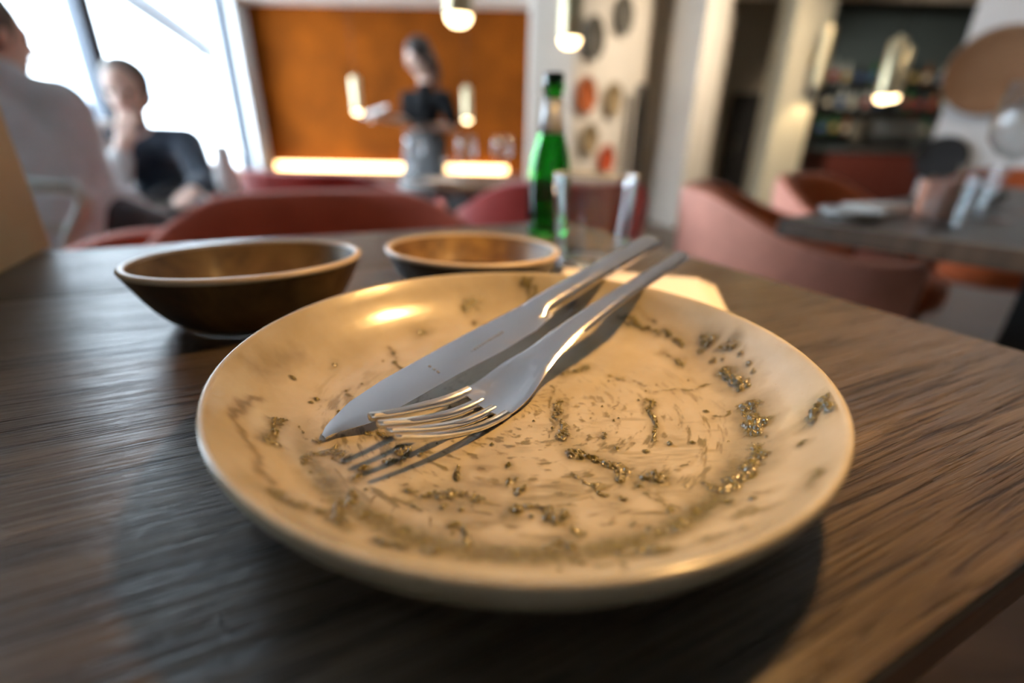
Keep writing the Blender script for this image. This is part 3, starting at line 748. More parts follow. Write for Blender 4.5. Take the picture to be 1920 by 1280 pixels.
# wall sconce
sc = thing('wall_sconce', 'tall brass tube wall lamp lighting the pale column beside the bar', 'lamp', (3.0, 5.36, 1.42))
MB().lathe([(.055, 0), (.06, 0), (.06, .5), (.055, .5)], 28, closed=True).build('tube', M_brass, sc, angle=40)
MB().box((0, .1, .25), (.06, .16, .1), bev=.004).build('bracket', M_brass, sc, smooth=False)
MB().ball((0, 0, .22), .03).build('bulb', M_bulb, sc)
ld = bpy.data.lights.new('sconce_light', 'SPOT'); ld.energy = 7; ld.color = (1, .75, .42); ld.spot_size = math.radians(80); ld.shadow_soft_size = .03
lo = bpy.data.objects.new('sconce_light', ld); C.objects.link(lo); lo.parent = sc; lo.location = (0, 0, -.01); lo.rotation_euler = (math.radians(10), 0, 0)
# ceiling spotlights: one in view above the bar, the others above the frame, aimed at the basket wall and the columns, and an added one at the grey wall
def ceiling_spot(loc, aim, label, watts, cone):
    loc, aim = Vector(loc), Vector(aim); cs = thing('ceiling_spot', label, 'lamp', loc)
    q = (loc - aim).normalized().to_track_quat('Z', 'Y')                 # local -Z looks at the aim
    R3 = q.to_matrix()
    MB().lathe([(.05, -.04), (.055, -.04), (.055, .09), (.02, .11), (0, .11)], 24, (0, 0, 0), R3).build('housing', M_brass, cs, angle=40)
    MB().ball((0, 0, 0), (.047, .047, .02), 14, R3).build('lens', M_bulb, cs)
    MB().tube([R3 @ Vector((0, 0, .08)), (0, 0, RH - loc.z)], .012, 10).build('stem', M_brass, cs)
    sl = bpy.data.lights.new('spot_light', 'SPOT'); sl.energy = watts; sl.color = (1, .82, .6); sl.spot_size = math.radians(cone); sl.spot_blend = .7; sl.shadow_soft_size = .03
    so = bpy.data.objects.new('spot_light', sl); C.objects.link(so); so.parent = cs; so.location = R3 @ Vector((0, 0, -.06)); so.rotation_euler = q.to_euler()
ceiling_spot((3.65, 4.75, 2.2), (4.9, 6.5, 1.0), 'small round lit spotlight under the ceiling above the bar', 160, 90)
ceiling_spot((2.3, 3.6, 2.6), (0.95, 5.5, 1.5), 'ceiling spotlight aimed at the woven baskets on the pillar', 90, 60)
ceiling_spot((2.6, 3.4, 2.6), (1.95, 5.6, 1.3), 'ceiling spotlight aimed at the plain white column', 200, 75)
ceiling_spot((2.2, 1.9, 2.6), (3.9, 3.7, 1.2), 'added spotlight brightening the grey wall around the brown wicker basket', 60, 80)  # added lamp out of view, lifts the brightness of the grey wall
# ---------------------------------------------------------------- tub chairs
M_velvet = fabric('terracotta_velvet', (0.55, 0.085, 0.035), 0.9, (1.0, 0.72, 0.66))
M_velvet2 = fabric('orange_velvet', (0.52, 0.10, 0.018), 0.5, (1.0, 0.70, 0.55))
M_red = fabric('red_velvet', (0.48, 0.04, 0.03), 0.8, (1.0, 0.65, 0.65))
M_daylit_pink = fabric('daylit_pink_velvet', (0.88, 0.38, 0.28), 0.7, (1.0, 0.8, 0.75))  # pink outer fabric with the daylight on that side put into its colour
def tub_chair(loc, face, label, m, top=0.76, arm=0.62, group=None, R=0.29, mo=None):
    # face: direction the sitter looks (angle of +Y local)
    t = thing('tub_chair', label, 'chair', (loc[0], loc[1], 0), face - math.pi / 2, group)
    secs = []; nA = 44; thk = 0.045
    for k in range(nA + 1):
        u = -1 + 2 * k / nA; an = math.radians(-90 + 122 * u); q = abs(u)
        s = min(1, max(0, (q - .25) / .6)); s = s * s * (3 - 2 * s); zt = top + (arm - top) * s
        endr = 1.0 if q < .985 else .6
        ex = 0.0 if q < .6 else (q - .6) * .10
        c = Vector((math.cos(an), math.sin(an), 0)); sec = []
        zb = 0.36
        pts = [(R - .05, zb), (R, zb), (R + .012, zb + .1), (R + .03, zt - .03), (R + .024, zt - .008), (R + .008, zt), (R - .008, zt - .008), (R - .02, zt - .035), (R - .045, zb + .1)]
        mid = R - .01
        for rr, z in pts:
            rr = mid + (rr - mid) * endr; sec.append(c * rr + Vector((0, ex, z)))
        secs.append(sec)
    MB().loft([[s_[k] for k in (4, 5, 6, 7, 8, 0)] for s_ in secs]).build('backrest_inner', m, t, angle=70)
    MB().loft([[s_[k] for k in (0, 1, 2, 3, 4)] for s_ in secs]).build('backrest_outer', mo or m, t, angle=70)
    pr = [(0, .345), (.23, .345), (.25, .36), (.255, .40), (.245, .445), (.21, .462), (0, .468)]
    o = MB().lathe(pr, 40).build('seat_cushion', m, t)
    for v in o.data.vertices: v.co.y = v.co.y * 1.02 + .03
    for sx in (-1, 1):
        for sy in (-1, 1): MB().tube([(sx*.16, sy*.15+.02, .35), (sx*.21, sy*.2+.02, .0)], [.018, .011], 10).build('leg', M_black, t)
    return t
fa = lambda v: math.atan2(v[1], v[0])
tub_chair((-0.30, 0.79), fa((.43, -.9)), 'terracotta velvet tub chair across the table from the dirty plate, backrest lit pink', M_velvet, 0.757, 0.64)
tub_chair((0.12, 1.66), fa((-.25, .97)), 'dark red velvet tub chair behind the green bottle and the tumbler', M_red, 0.76, 0.64)
tub_chair((-0.58, 1.70), fa((.3, .95)), 'pinkish red tub chair behind the terracotta one, below the waitress', M_red, 0.77, 0.66)
E2 = Vector((.617, -.787, 0)); E1 = Vector((.787, .617, 0)); RC = Vector((.444, .81, 0))
p = RC + E1 * .47 - E2 * .20 + Vector((.07, 0, 0))
tub_chair((p.x, p.y), fa((.93, -.37)), 'orange velvet tub chair with its outer side coloured daylit pink at the laid table corner', M_velvet2, 0.765, 0.65, mo=M_daylit_pink)
p = RC + E1 * 1.22 - E2 * .22
tub_chair((p.x, p.y), fa(E2), 'orange velvet tub chair farther along the laid table, toward the bar', M_velvet2, 0.765, 0.62, mo=M_daylit_pink)
p = RC + E1 * 2.05 + E2 * .05
tub_chair((p.x, p.y), fa(-E1), 'bright orange tub chair beyond the laid table, by the pale grey wall', M_velvet2, 0.79, 0.66)

# ---------------------------------------------------------------- other tables and what stands on them
def table(name, label, corner, e1, e2, l1, l2, h=0.75, m=None):
    an = math.atan2(e1.y, e1.x); c = corner + e1 * (l1 / 2) + e2 * (l2 / 2)
    t = thing(name, label, 'table', (c.x, c.y, 0), an)
    MB().box((0, 0, h - .014), (l1, l2, .028), bev=.003).build('tabletop', m or M_wood2, t, smooth=False)
    MB().box((0, 0, (h - .028) / 2), (.1, .1, h - .028 - .02), bev=.004).build('pedestal', M_black, t, smooth=False)
    MB().box((0, 0, .01), (.42, .42, .02), bev=.004).build('foot_plate', M_black, t, smooth=False)
    return t
M_wood2 = mat('grey_oak', (0.16, 0.12, 0.09), 0.4)
L(M_wood2, ramp(M_wood2, noise(M_wood2, coords(M_wood2, (3, 40, 3)), 2, 5), [(0.3, (0.05, 0.04, 0.034)), (0.7, (0.095, 0.075, 0.06))]), P(M_wood2).inputs['Base Color'])
table('laid_table', 'dark wood table laid with plates and glasses next to the orange tub chairs', RC, E1, E2, 1.45, .62)
def rt(u, v, z=.75): return RC + E1 * u + E2 * v + Vector((0, 0, z))
def wine_glass(loc, label, group=None, h=.21, r=.042):
    t = thing('wine_glass', label, 'glass', loc, 0, group)
    MB().lathe([(0, .001), (r*.86, .001), (r*.88, .003), (r*.4, .006), (.005, .012), (.0042, h*.42), (.007, h*.46), (0, h*.465)], 28).build('stem', M_thin, t)
    MB().lathe([(.004, h*.455), (r*.55, h*.5), (r*.92, h*.6), (r, h*.72), (r*.86, h), (r*.845, h), (r*.98, h*.72), (r*.9, h*.605), (r*.53, h*.508), (0, h*.47)], 36).build('bowl', M_thin, t)
    return t
def small_plate(loc, label, r, m=None, n=1, group=None):
    t = thing('side_plate', label, 'plate', loc, 0, group)
    MB().lathe([(0, .003), (r*.6, .003), (r*.62, 0), (r*.66, 0), (r, .013), (r*1.0, .016), (r*.97, .016), (r*.64, .006), (0, .006)], 40).build('dish', m or M_white, t, angle=60)
    return t
def water_glass(loc, label, group=None, h=.09, r=.036):
    t = thing('water_glass', label, 'glass', loc, 0, group)
    MB().lathe([(0, .0), (r*.82, 0), (r*.86, .004), (r, h), (r*.94, h), (r*.8, .012), (0, .011)], 32).build('wall', M_thin, t, angle=60)
    return t
small_plate(rt(.12, .065), 'white side plate at the near corner of the laid table', .05)
def napkin(loc, label, rz):
    t = thing('cloth_napkin', label, 'napkin', loc, rz)
    for k in range(2): MB().box((0, 0, .004 + .0075 * k), (.13 - .01 * k, .07 - .006 * k, .007), bev=.0025).build('fold', M_nap, t)
napkin(rt(.265, .062), 'pale folded cloth napkin lying on the laid table', math.radians(20))
cd = rt(.275, .142)
t = thing('candle_holder', 'small coral pink glass candle holder on the laid table', 'candle', cd)
MB().lathe([(0, 0), (.026, 0), (.028, .003), (.031, .062), (.029, .062), (.025, .008), (0, .008)], 32).build('cup', mat('coral_glass', (0.85, 0.42, 0.30), 0.25, Transmission_Weight=0.35), t, angle=60)
MB().lathe([(0, .0085), (.0235, .0085), (.0235, .03), (0, .031)], 24).build('wax', M_white, t, angle=60)
water_glass(on(1762, 425, .75), 'clear water glass beside the coral candle holder', None, .075, .032)
water_glass(on(1810, 400, .75), 'clear water glass between the two wine glasses on the laid table', None, .085, .034)
wine_glass(on(1852, 412, .75), 'tall stemmed wine glass catching blue window light on the laid table', None, .215, .044)
wine_glass(on(1938, 400, .75), 'stemmed wine glass glowing orange at the end of the laid table', None, .205, .044)
t = thing('stoneware_dish', 'low dark stoneware dish behind the glasses on the laid table', 'dish', rt(.60, .12))
MB().lathe([(0, .0), (.05, 0), (.075, .028), (.072, .028), (.048, .006), (0, .006)], 40).build('dish', M_dk, t, angle=60)
# round table with glasses in front of the waitress
rtb = thing('round_table', 'small dark table with glasses in front of the standing waitress', 'table', (-.22, 2.26, 0))
MB().lathe([(0, .66), (.29, .66), (.30, .668), (.30, .682), (.295, .688), (0, .688)], 56).build('tabletop', M_wood2, rtb, angle=40)
MB().lathe([(0, 0), (.2, 0), (.2, .015), (.035, .03), (.03, .66), (0, .66)], 32).build('pedestal', M_black, rtb, angle=40)
for q, lb in (((-.44, 2.2), 'stemmed wine glass in front of the waitress apron'), ((-.215, 2.2), 'stemmed wine glass before the bright end of the light strip'), ((-.06, 2.2), 'stemmed wine glass standing close to the white pillar edge')):
    wine_glass((q[0], q[1], .688), lb, None, .19, .042)
t = small_plate((-.31, 2.09, .688), 'white side plate on the small dark table', .075)
water_glass((-.30, 2.34, .688), 'clear water glass behind the wine glasses on the small dark table')

# ---------------------------------------------------------------- the bar
bar = thing('bar_counter', 'dark red panelled bar counter with a steel top', 'bar', (5.1, 6.6, 0))
M_bar = mat('bar_panel', (0.09, 0.022, 0.016), 0.4); M_inox = mat('inox', (.55, .58, .6), .25, 1.0)
MB().box((0, 0, .4), (2.4, .5, .8), bev=.01).build('body', M_bar, bar, smooth=False)
MB().box((0, 0, .82), (2.46, .56, .04), bev=.006).build('counter_top', M_inox, bar, smooth=False)
for k in range(6): MB().box((-1.0 + .4 * k, -.262, .4), (.34, .02, .62), bev=.005).build('front_panel', M_bar, bar, smooth=False)
cm = thing('espresso_machine', 'steel espresso machine standing on the bar counter', 'machine', (4.72, 6.62, .84))
MB().box((0, 0, .22), (.62, .42, .2), bev=.02).build('body', M_inox, cm, angle=40); MB().box((0, .08, .06), (.6, .26, .12), bev=.01).build('back', M_black, cm, smooth=False)
MB().box((0, -.06, .015), (.62, .4, .03), bev=.005).build('drip_tray', M_inox, cm, smooth=False)
for k in (-1, 1): MB().tube([(k*.15, -.16, .12), (k*.15, -.32, .10)], .014).build('portafilter', M_black, cm)
MB().box((0, 0, .34), (.56, .36, .03), bev=.01).build('cup_rail', M_inox, cm, smooth=False)
sh = thing('bar_shelf', 'dark shelving with bottles on the wall behind the bar', 'shelf', (5.3, 7.45, 0))
for z in (1.02, 1.34, 1.66): MB().box((0, 0, z), (2.1, .26, .03), bev=.003).build('shelf_board', M_black, sh, smooth=False)
for x in (-1.03, 0, 1.03): MB().box((x, .05, 1.2), (.03, .14, 1.2)).build('upright', M_black, sh, smooth=False)
bcols = [('green', (0.03, .16, .05)), ('amber', (.3, .11, .02)), ('clear', (.55, .6, .62)), ('black', (.015, .015, .018))]
bm_ = {n: mat(n + '_bottle_glass', c, .08, Coat_Weight=.5) for n, c in bcols}
lcols = [('cream', (.7, .66, .55)), ('red', (.4, .03, .03)), ('blue', (.05, .12, .35)), ('gold', (.5, .36, .1))]
lm_ = {n: mat(n + '_paper_label', c, .7) for n, c in lcols}
rnd = random.Random(5)
for z, zn in ((1.035, 'lowest'), (1.355, 'middle'), (1.675, 'top')):
    combos = [(g[0], l[0]) for g in bcols for l in lcols]; rnd.shuffle(combos)
    for i in range(11):
        x = 4.36 + i * .185 + rnd.uniform(-.02, .02); s = rnd.uniform(.85, 1.1)
        if abs(x - 5.3) < .06: continue
        gn, ln_ = combos[i]
        t = thing('liquor_bottle', '%s glass liquor bottle with a %s label on the %s bar shelf' % (gn, ln_, zn), 'bottle', (x, 7.43, z), 0, 'bottles on the bar shelves')
        MB().lathe([(0, 0), (.037*s, 0), (.04*s, .006), (.04*s, .15*s), (.03*s, .185*s), (.014*s, .205*s), (.013*s, .255*s), (0, .255*s)], 20).build('glass', bm_[gn], t, angle=50)
        MB().lathe([(.0405*s, .04*s), (.0405*s, .12*s), (.0412*s, .12*s), (.0412*s, .04*s)], 20, closed=True).build('label', lm_[ln_], t, angle=50)
for x, lb in ((5.2, 'beside the espresso machine'), (5.42, 'in the middle of the bar counter'), (5.66, 'at the far end of the bar counter')):
    wine_glass((x, 6.56, .84), 'stemmed wine glass standing ' + lb, None, .2, .05)

# ---------------------------------------------------------------- people
M_skin = mat('skin', (0.70, 0.46, 0.36), 0.5, Subsurface_Weight=0.1, Subsurface_Radius=(0.02, 0.008, 0.004))
M_hair = mat('dark_hair', (0.028, 0.018, 0.014), 0.5); M_hair2 = mat('brown_grey_hair', (0.12, 0.095, 0.075), 0.55)
M_tee = fabric('black_cotton', (0.009, 0.009, 0.010), 0.03, (1, 1, 1)); M_apron = fabric('grey_apron', (0.11, 0.11, 0.113), 0.1, (1, 1, 1))
M_navy = fabric('navy_knit', (0.02, 0.035, 0.06), 0.4, (1, 1, 1)); M_knit = fabric('light_grey_knit', (0.62, 0.61, 0.60), 0.4, (1, 1, 1)); M_knit2 = fabric('pale_blue_grey_knit', (0.66, 0.68, 0.72), 0.4, (1, 1, 1))
P(M_tee).inputs['Specular IOR Level'].default_value = 0.1
M_eye = mat('eye', (0.03, 0.025, 0.02), 0.2); M_lip = mat('lips', (0.45, 0.16, 0.13), 0.45); M_jean = fabric('dark_trousers', (0.03, 0.032, 0.04), 0.2, (1, 1, 1))
def remesh(o, vs, it=6):
    r_ = o.modifiers.new('skin_over', 'REMESH'); r_.mode = 'VOXEL'; r_.voxel_size = vs; r_.use_smooth_shade = True
    s_ = o.modifiers.new('soften', 'SMOOTH'); s_.factor = 0.5; s_.iterations = it
def frame(fwd, up=Vector((0, 0, 1))):
    f = Vector(fwd).normalized(); s = f.cross(up).normalized(); u = s.cross(f); return f, s, u    # forward, right, up
def add_head(mb, c, fwd, up=Vector((0, 0, 1)), k=1.0):
    f, s, u = frame(fwd, up); R3 = Matrix((s, f, u)).transposed()
    mb.ball(c + u * .035 * k - f * .012 * k, (.076 * k, .095 * k, .085 * k), 20, R3)                 # skull
    mb.ball(c - u * .025 * k + f * .018 * k, (.062 * k, .07 * k, .085 * k), 18, R3)                  # face
    mb.ball(c - u * .082 * k + f * .05 * k, (.03 * k, .03 * k, .026 * k), 12, R3)                    # chin
    mb.caps(c + f * .086 * k + u * .012 * k, .010 * k, c + f * .104 * k - u * .03 * k, .014 * k)     # nose
    for q in (-1, 1):
        mb.ball(c + s * (q * .077 * k) - f * .01 * k - u * .012 * k, (.010 * k, .02 * k, .032 * k), 10, R3)     # ear
        mb.ball(c + s * (q * .03 * k) + f * .078 * k + u * .018 * k, (.024 * k, .012 * k, .008 * k), 10, R3)   # brow
    return f, s, u
def face_parts(body, o, c, fwd, up=Vector((0, 0, 1)), k=1.0):
    f, s, u = frame(fwd, up)
    for q in (-1, 1): MB().ball(c + s * (q * .031 * k) + f * .077 * k + u * .003 * k - o, (.0105 * k,) * 3, 10).build('eye', M_eye, body)
    R3 = Matrix((s, f, u)).transposed()
    MB().ball(c + f * .086 * k - u * .054 * k - o, (.024 * k, .010 * k, .007 * k), 10, R3).build('lips', M_lip, body)
def add_hand(mb, w, d, nrm, side=1, curl=0.6, k=1.0):
    d, nrm = Vector(d).normalized(), Vector(nrm).normalized(); s = d.cross(nrm).normalized() * side; nrm = s.cross(d).normalized() * side
    for q in (-1, 0, 1): mb.caps(w + s * (q * .018 * k), .017 * k, w + d * .075 * k + s * (q * .024 * k), .015 * k, 10)
    for i, (off, ln) in enumerate(((-.032, .062), (-.011, .074), (.011, .078), (.031, .068))):
        p0 = w + d * .08 * k + s * (off * k); dd = d; r0 = .0092 * k; segs = (.42, .33, .25)
        for j, sg in enumerate(segs):
            a = curl * (.5 + .35 * j); dd = (dd * math.cos(a) - nrm * math.sin(a)).normalized(); p1 = p0 + dd * (ln * sg * k); mb.caps(p0, r0, p1, r0 * .92, 8); p0 = p1; r0 *= .92
    p0 = w + d * .022 * k + s * (.03 * k); dd = (d * .6 + s * .75 - nrm * .2).normalized(); r0 = .0115 * k
    for ln, b in ((.036, 0), (.03, .35), (.022, .3)):
        dd = (dd * math.cos(b) + (d * .8 - s * .5 - nrm * .4) * math.sin(b)).normalized(); p1 = p0 + dd * ln * k; mb.caps(p0, r0, p1, r0 * .92, 8); p0 = p1; r0 *= .93
M_shoe = mat('black_leather', (0.02, 0.018, 0.017), 0.4)
def shoe(t, o, heel, toe):
    h_, e_ = Vector((heel[0], heel[1], .045)), Vector((toe[0], toe[1], .036)); s_ = MB().caps(h_, .045, e_, .036); s_.caps(h_, .043, h_ + Vector((0, 0, .045)), .043)
    for i, v in enumerate(s_.v): s_.v[i] = (v[0], v[1], max(v[2], 0.0))
    rel(s_, o).build('shoe', M_shoe, t)
def rel(mb, o): mb.v = [tuple(Vector(v) - o) for v in mb.v]; return mb
def hair_cap(c, fwd, up=Vector((0, 0, 1)), k=1.0, drop=0.0):
    f, s, u = frame(fwd, up); R3 = Matrix((s, f, u)).transposed(); hb = MB()
    hb.ball(c + u * .045 * k - f * .026 * k, (.086 * k, .098 * k, .09 * k), 20, R3); hb.ball(c - u * .005 * k - f * .052 * k, (.078 * k, .06 * k, .08 * k), 16, R3)
    for q in (-1, 1): hb.ball(c + s * (q * .058 * k) - f * .012 * k + u * .02 * k, (.026 * k, .05 * k, .06 * k), 12, R3)
    return hb, f, s, u

# --- waitress
def waitress():
    Y = 4.6; o = Vector((at(795, 300, Y).x, Y, 0))
    t = thing('person', 'person standing in black t-shirt and grey apron, looking down at dishes held in both hands', 'person', o)
    hc = at(783, 108, Y - .03); fwd = Vector((-.72, -.62, -.34)); up = Vector((-.25, -.2, .95))
    neck = at(797, 160, Y); rs_, ls_ = at(766, 186, Y + .05), at(834, 186, Y - .04); re, le = at(764, 226, Y - .03), at(851, 238, Y - .06); rh, lh = at(722, 222, Y - .2), at(805, 250, Y - .24)
    lh.z = le.z - .01; chest = at(798, 205, Y); waist = at(800, 258, Y); hip = Vector((waist.x, Y + .02, .86))
    b = MB(); add_head(b, hc, fwd, up, 1.08)
    b.caps(hc - Vector((0, 0, .05)) + Vector((.02, .02, 0)), .05, neck, .052); b.caps(neck, .055, chest, .11); b.caps(chest, .115, waist, .1); b.caps(waist, .105, hip, .13)
    b.chain((rs_, .05), (re, .038), (rh, .026)); b.chain((ls_, .05), (le, .038), (lh, .026)); b.caps(rs_, .055, ls_, .055)
    add_hand(b, rh, rh - re, (0, 0, 1), 1, .5); add_hand(b, lh, lh - le, (0, 0, 1), -1, .35)
    for q in (-1, 1):
        h0 = hip + Vector((q * .085, -q * .03, -.03)); kn = Vector((h0.x, h0.y - .02, .47)); an = Vector((h0.x + q * .01, h0.y + .02, .08))
        b.chain((h0, .085), (kn, .055), (an, .036)); b.caps(an - Vector((0, 0, .04)), .036, an + Vector((-.04, -.14, -.045)), .03); shoe(t, o, an, an + Vector((-.04, -.15, 0)))
    body = rel(b, o).build('body', M_skin, t); remesh(body, .008)
    face_parts(body, o, hc, fwd, up, 1.08)
    hb, f, s, u = hair_cap(hc, fwd, up, 1.17); hb.chain((hc - f * .10 + u * .03, .05), (hc - f * .125 - u * .07, .05), (hc - f * .12 - u * .17, .042), (hc - f * .10 - u * .27, .02))
    remesh(rel(hb, o).build('hair', M_hair, t), .008)
    c = MB(); c.caps(neck - Vector((0, 0, .02)), .066, chest, .125); c.caps(chest, .13, waist, .118); c.caps(rs_, .072, ls_, .072); c.caps(waist, .118, waist - Vector((0, 0, .06)), .122)
    c.caps(rs_, .074, rs_.lerp(re, .78), .068); c.caps(ls_, .074, ls_.lerp(le, .78), .068)
    remesh(rel(c, o).build('t_shirt', M_tee, t), .01)
    c = MB()
    for q in (-1, 1):
        h0 = hip + Vector((q * .085, -q * .03, -.03)); kn = Vector((h0.x, h0.y - .02, .47)); an = Vector((h0.x + q * .01, h0.y + .02, .1)); c.chain((h0, .105), (kn, .072), (an, .06))
    c.caps(hip, .135, hip + Vector((0, 0, .05)), .125)
    remesh(rel(c, o).build('trousers', M_jean, t), .012)
    rows = []
    for k in range(9):
        z = .90 - .062 * k; row = []
        for i in range(19):
            a = math.radians(-235 + 190 * i / 18); rr = .165 + .012 * k + .008 * math.sin(i * 1.6 + k * .2)
            row.append(Vector((hip.x + rr * 1.08 * math.cos(a), hip.y + rr * math.sin(a), z)) - o)
        rows.append(row)
    ap = MB().loft(rows, cap=False, ring=False).build('apron', M_apron, t); md = ap.modifiers.new('thick', 'SOLIDIFY'); md.thickness = .006
    MB().tube([Vector((hip.x + .182 * math.cos(a), hip.y + .17 * math.sin(a), .905)) - o for a in np.linspace(0, 2 * math.pi, 30)], .012, 8).build('apron_string', M_apron, ap)
    # dishes she carries
    d1 = rh + (rh - re).normalized() * .12 + Vector((.03, .0, .026))
    p1 = thing('white_plate', 'white plate held out in the waitress hand', 'plate', d1); p1.rotation_euler = (math.radians(14), math.radians(-18), 0)
    MB().lathe([(0, 0), (.07, 0), (.125, .018), (.123, .022), (.068, .005), (0, .005)], 36).build('dish', M_white, p1, angle=60)
    d2 = lh + (lh - le).normalized() * .135 + Vector((0, 0, .020))
    p2 = thing('dark_plate', 'dark plate resting on the waitress forearm', 'plate', d2)
    MB().lathe([(0, 0), (.09, 0), (.155, .016), (.153, .02), (.088, .005), (0, .005)], 36).build('dish', M_dk, p2, angle=60)
waitress()

# --- guest by the window, chin on hand
def guest_window():
    Y = 2.25; o = Vector((at(255, 300, Y).x, Y, 0))
    t = thing('person', 'person seated before the bright window in navy top, chin resting on one hand', 'person', o)
    hc = at(238, 172, Y - .02); fwd = Vector((.30, -.94, -.12)); up = Vector((.05, -.12, 1))
    neck = at(250, 232, Y + .03); shl, shr = at(172, 262, Y - .02), at(352, 268, Y + .05); el, hl = at(214, 352, Y - .25), at(232, 268, Y - .17); er, hr = at(384, 345, Y - .12), Vector((-1.31, 1.985, .645))
    chest = at(262, 300, Y + .06); hip = Vector((o.x + .02, Y + .16, .60))
    b = MB(); add_head(b, hc, fwd, up); b.caps(hc - Vector((0, 0, .05)), .052, neck, .056); b.caps(neck, .06, chest, .12); b.caps(chest, .125, hip, .14); b.caps(shl, .055, shr, .055)
    b.chain((shl, .05), (el, .04), (hl, .028)); b.chain((shr, .05), (er, .04), (hr, .028))
    add_hand(b, hl, at(238, 222, Y - .13) - hl, (.1, -1, 0), 1, .55); add_hand(b, hr, hr - er, (0, 0, 1), -1, .35)
    for q in (-1, 1): b.chain((hip + Vector((q * .09, -.02, -.02)), .085), (Vector((o.x + q * .12, Y - .28, .50)), .058), (Vector((o.x + q * .12, Y - .26, .08)), .038)); b.caps((o.x + q * .12, Y - .26, .045), .036, (o.x + q * .12, Y - .38, .035), .03); shoe(t, o, (o.x + q * .12, Y - .26), (o.x + q * .12, Y - .39))
    body = rel(b, o).build('body', M_skin, t); remesh(body, .008); face_parts(body, o, hc, fwd, up)
    hb, f, s, u = hair_cap(hc, fwd, up, 1.0); remesh(rel(hb, o).build('hair', M_hair2, t), .008)
    c = MB(); c.caps(neck - Vector((0, 0, .05)), .07, chest, .135); c.caps(chest, .14, hip, .155); c.caps(shl, .066, shr, .068); c.chain((shr, .068), (er, .056), (er.lerp(hr, .8), .042))
    remesh(rel(c, o).build('navy_top', M_navy, t), .01)
    c = MB(); c.chain((shl.lerp(neck, .35), .066), (shl, .076), (el, .062), (el.lerp(hl, .62), .048)); c.caps(shl, .078, shl.lerp(hip, .45) + Vector((0, -.06, 0)), .09)
    remesh(rel(c, o).build('grey_shawl', M_knit, t), .01)
    c = MB()
    for q in (-1, 1): c.chain((hip + Vector((q * .09, -.02, -.02)), .1), (Vector((o.x + q * .12, Y - .28, .50)), .074), (Vector((o.x + q * .12, Y - .26, .1)), .055))
    remesh(rel(c, o).build('trousers', M_jean, t), .012)
guest_window()

# --- guest with his back to us
def guest_back():
    Y = 1.5; o = Vector((-1.36, Y, 0))
    t = thing('person', 'person in pale grey sweater seated with back turned, at the end by the window', 'person', o)
    hc = at(-26, 62, Y + .03); fwd = Vector((.25, .95, -.05))
    neck = at(-15, 140, Y); shr, shl = at(112, 202, Y + .05), Vector((-1.69, 1.47, .93)); er, hr = Vector((-1.39, 1.57, .69)), Vector((-1.30, 1.67, .625)); el, hl = Vector((-1.73, 1.54, .69)), Vector((-1.55, 1.67, .64))
    chest = Vector((-1.505, 1.51, .835)); hip = Vector((-1.37, 1.47, .605))
    b = MB(); add_head(b, hc, fwd); b.caps(hc - Vector((0, 0, .05)), .056, neck, .06); b.caps(neck, .065, chest, .14); b.caps(chest, .15, hip, .15); b.caps(shl, .06, shr, .06)
    b.chain((shr, .055), (er, .043), (hr, .03)); b.chain((shl, .055), (el, .043), (hl, .03))
    add_hand(b, hr, hr - er, (0, 0, 1), 1, .4); add_hand(b, hl, hl - el, (0, 0, 1), -1, .4)
    for q in (-1, 1): b.chain((hip + Vector((q * .1, .03, -.02)), .09), (Vector((o.x + q * .11, Y + .26, .50)), .06), (Vector((o.x + q * .11, Y + .17, .08)), .04)); b.caps((o.x + q * .11, Y + .17, .045), .036, (o.x + q * .11, Y + .27, .035), .03); shoe(t, o, (o.x + q * .11, Y + .17), (o.x + q * .11, Y + .28))
    body = rel(b, o).build('body', M_skin, t); remesh(body, .009)
    face_parts(body, o, hc, fwd)
    hb, f, s, u = hair_cap(hc, fwd); remesh(rel(hb, o).build('hair', M_hair2, t), .008)
    c = MB(); c.caps(neck - Vector((0, 0, .015)), .078, chest, .155); c.caps(chest, .165, hip, .165); c.caps(shl, .075, shr, .075); c.caps(neck - Vector((0, 0, .04)), .07, shr, .072)
    c.chain((shr, .076), (er, .064), (er.lerp(hr, .85), .046)); c.chain((shl, .076), (el, .064), (el.lerp(hl, .85), .046)); c.caps(shr, .08, chest.lerp(hip, .6) + Vector((.1, 0, 0)), .09)
    remesh(rel(c, o).build('sweater', M_knit2, t), .012)
    c = MB()
    for q in (-1, 1): c.chain((hip + Vector((q * .1, .03, -.02)), .105), (Vector((o.x + q * .11, Y + .26, .50)), .076), (Vector((o.x + q * .11, Y + .17, .1)), .058))
    remesh(rel(c, o).build('trousers', M_jean, t), .012)
guest_back()

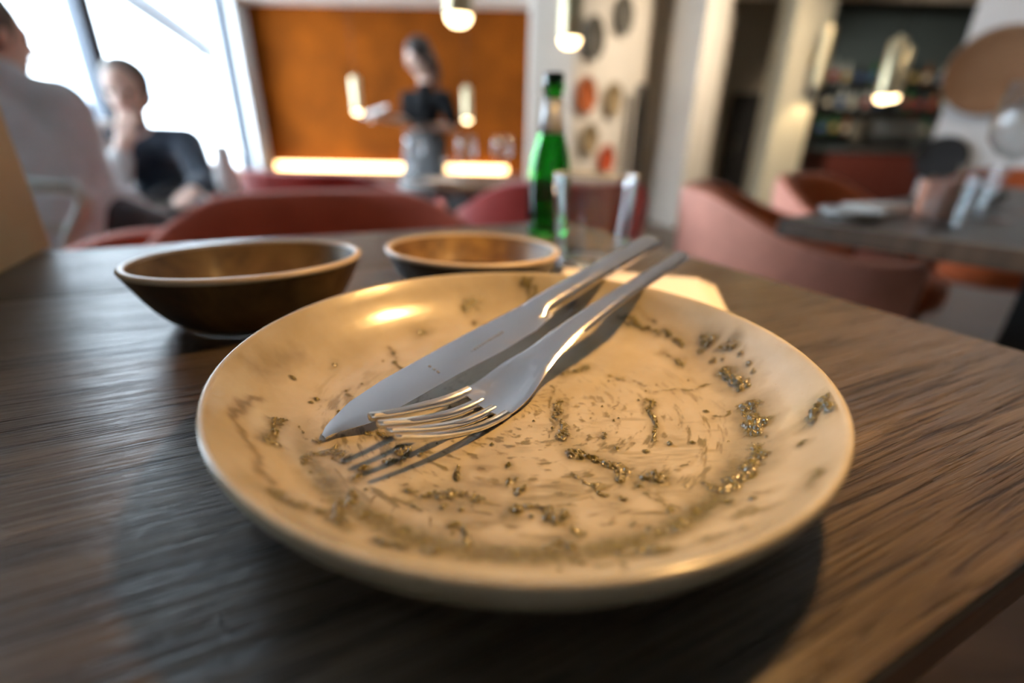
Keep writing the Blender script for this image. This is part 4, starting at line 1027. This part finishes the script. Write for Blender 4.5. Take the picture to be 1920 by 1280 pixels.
# --- their chairs, table and tableware
M_mint = mat('mint_lacquer', (0.52, 0.60, 0.58), 0.3)
def mint_chair():
    Y = 1.22; o = Vector((-1.30, Y + .22, 0))
    t = thing('wooden_armchair', 'pale mint lacquered chair with open back frame behind the seated guest', 'chair', o)
    A, B, Cc, D = [at(*q, Y) for q in ((12, 352), (140, 352), (158, 392), (128, 452))]
    A = Vector((-1.50, Y, A.z))
    MB().tube([A - o, A.lerp(B, .5) - o + Vector((0, 0, .008)), B - o, B.lerp(Cc, .6) - o + Vector((.012, 0, -.0)), Cc - o, Cc.lerp(D, .5) - o, D - o, Vector((.17, -.2, .44))], .019, 12).build('back_frame', M_mint, t)
    MB().tube([A - o, A + Vector((-.03, 0, -.04)) - o, A + Vector((-.02, 0, -.14)) - o, Vector((-.18, -.2, .44))], .019, 12).build('back_frame', M_mint, t)
    MB().box((0, 0, .435), (.44, .42, .03), bev=.012).build('seat', M_mint, t, angle=50)
    MB().tube([A + Vector((-.02, .0, -.12)) - o, Cc + Vector((-.02, 0, -.045)) - o], .012, 10).build('back_rail', M_mint, t)
    for sx in (-1, 1):
        for sy in (-1, 1): MB().tube([(sx*.18, sy*.17, .42), (sx*.21, sy*.2, 0)], [.017, .013], 10).build('leg', M_mint, t)
mint_chair()
p2c = at(255, 300, 2.25)
tub_chair((p2c.x + .02, 2.43), math.radians(-85), 'red tub chair holding the guest in the navy top', M_velvet, 0.72, 0.60)
tub_chair((-.82, 1.10), math.radians(150), 'empty red tub chair turned sideways between the window guest and our table', M_velvet, .70, .60, R=.25)
sd = thing('side_table', 'small dark table with white dishes between the two seated guests', 'table', (-1.40, 1.98, 0), TA)
MB().box((0, 0, .588), (.60, .32, .024), bev=.003).build('tabletop', M_wood2, sd, smooth=False)
MB().box((0, 0, .298), (.05, .05, .556), bev=.003).build('pedestal', M_black, sd, smooth=False)
MB().box((0, 0, .01), (.3, .26, .02), bev=.003).build('foot_plate', M_black, sd, smooth=False)
small_plate((-1.165, 1.985, .60), 'white side plate on the small dark table of the seated guests', .06)
t = thing('glint_pitcher', 'white pitcher shape standing for glints on glassware between the seated guests', 'pitcher', (-1.225, 2.10, .60))  # bright highlights on glassware, put into a white pitcher
MB().lathe([(r_, z_ * 1.8) for r_, z_ in [(0, 0), (.036, 0), (.045, .02), (.046, .06), (.03, .105), (.034, .125), (.031, .125), (.027, .105), (.042, .06), (.04, .02), (0, .006)]], 32).build('jug', M_white, t)
MB().tube([(.032, 0, .19), (.075, 0, .17), (.076, 0, .09), (.044, 0, .06)], .006, 8).build('handle', M_white, t)
water_glass((-1.47, 1.85, .60), 'clear water glass beside the white cup of the seated guests', None, .09, .03)
t = thing('white_cup', 'white cup standing at the window side of the small dark table', 'cup', (-1.55, 1.92, .60))
MB().lathe([(0, 0), (.024, 0), (.036, .055), (.033, .055), (.022, .006), (0, .006)], 28).build('cup', M_white, t)
MB().tube([(.034, 0, .045), (.056, 0, .042), (.055, 0, .02), (.028, 0, .014)], .004, 8).build('handle', M_white, t)
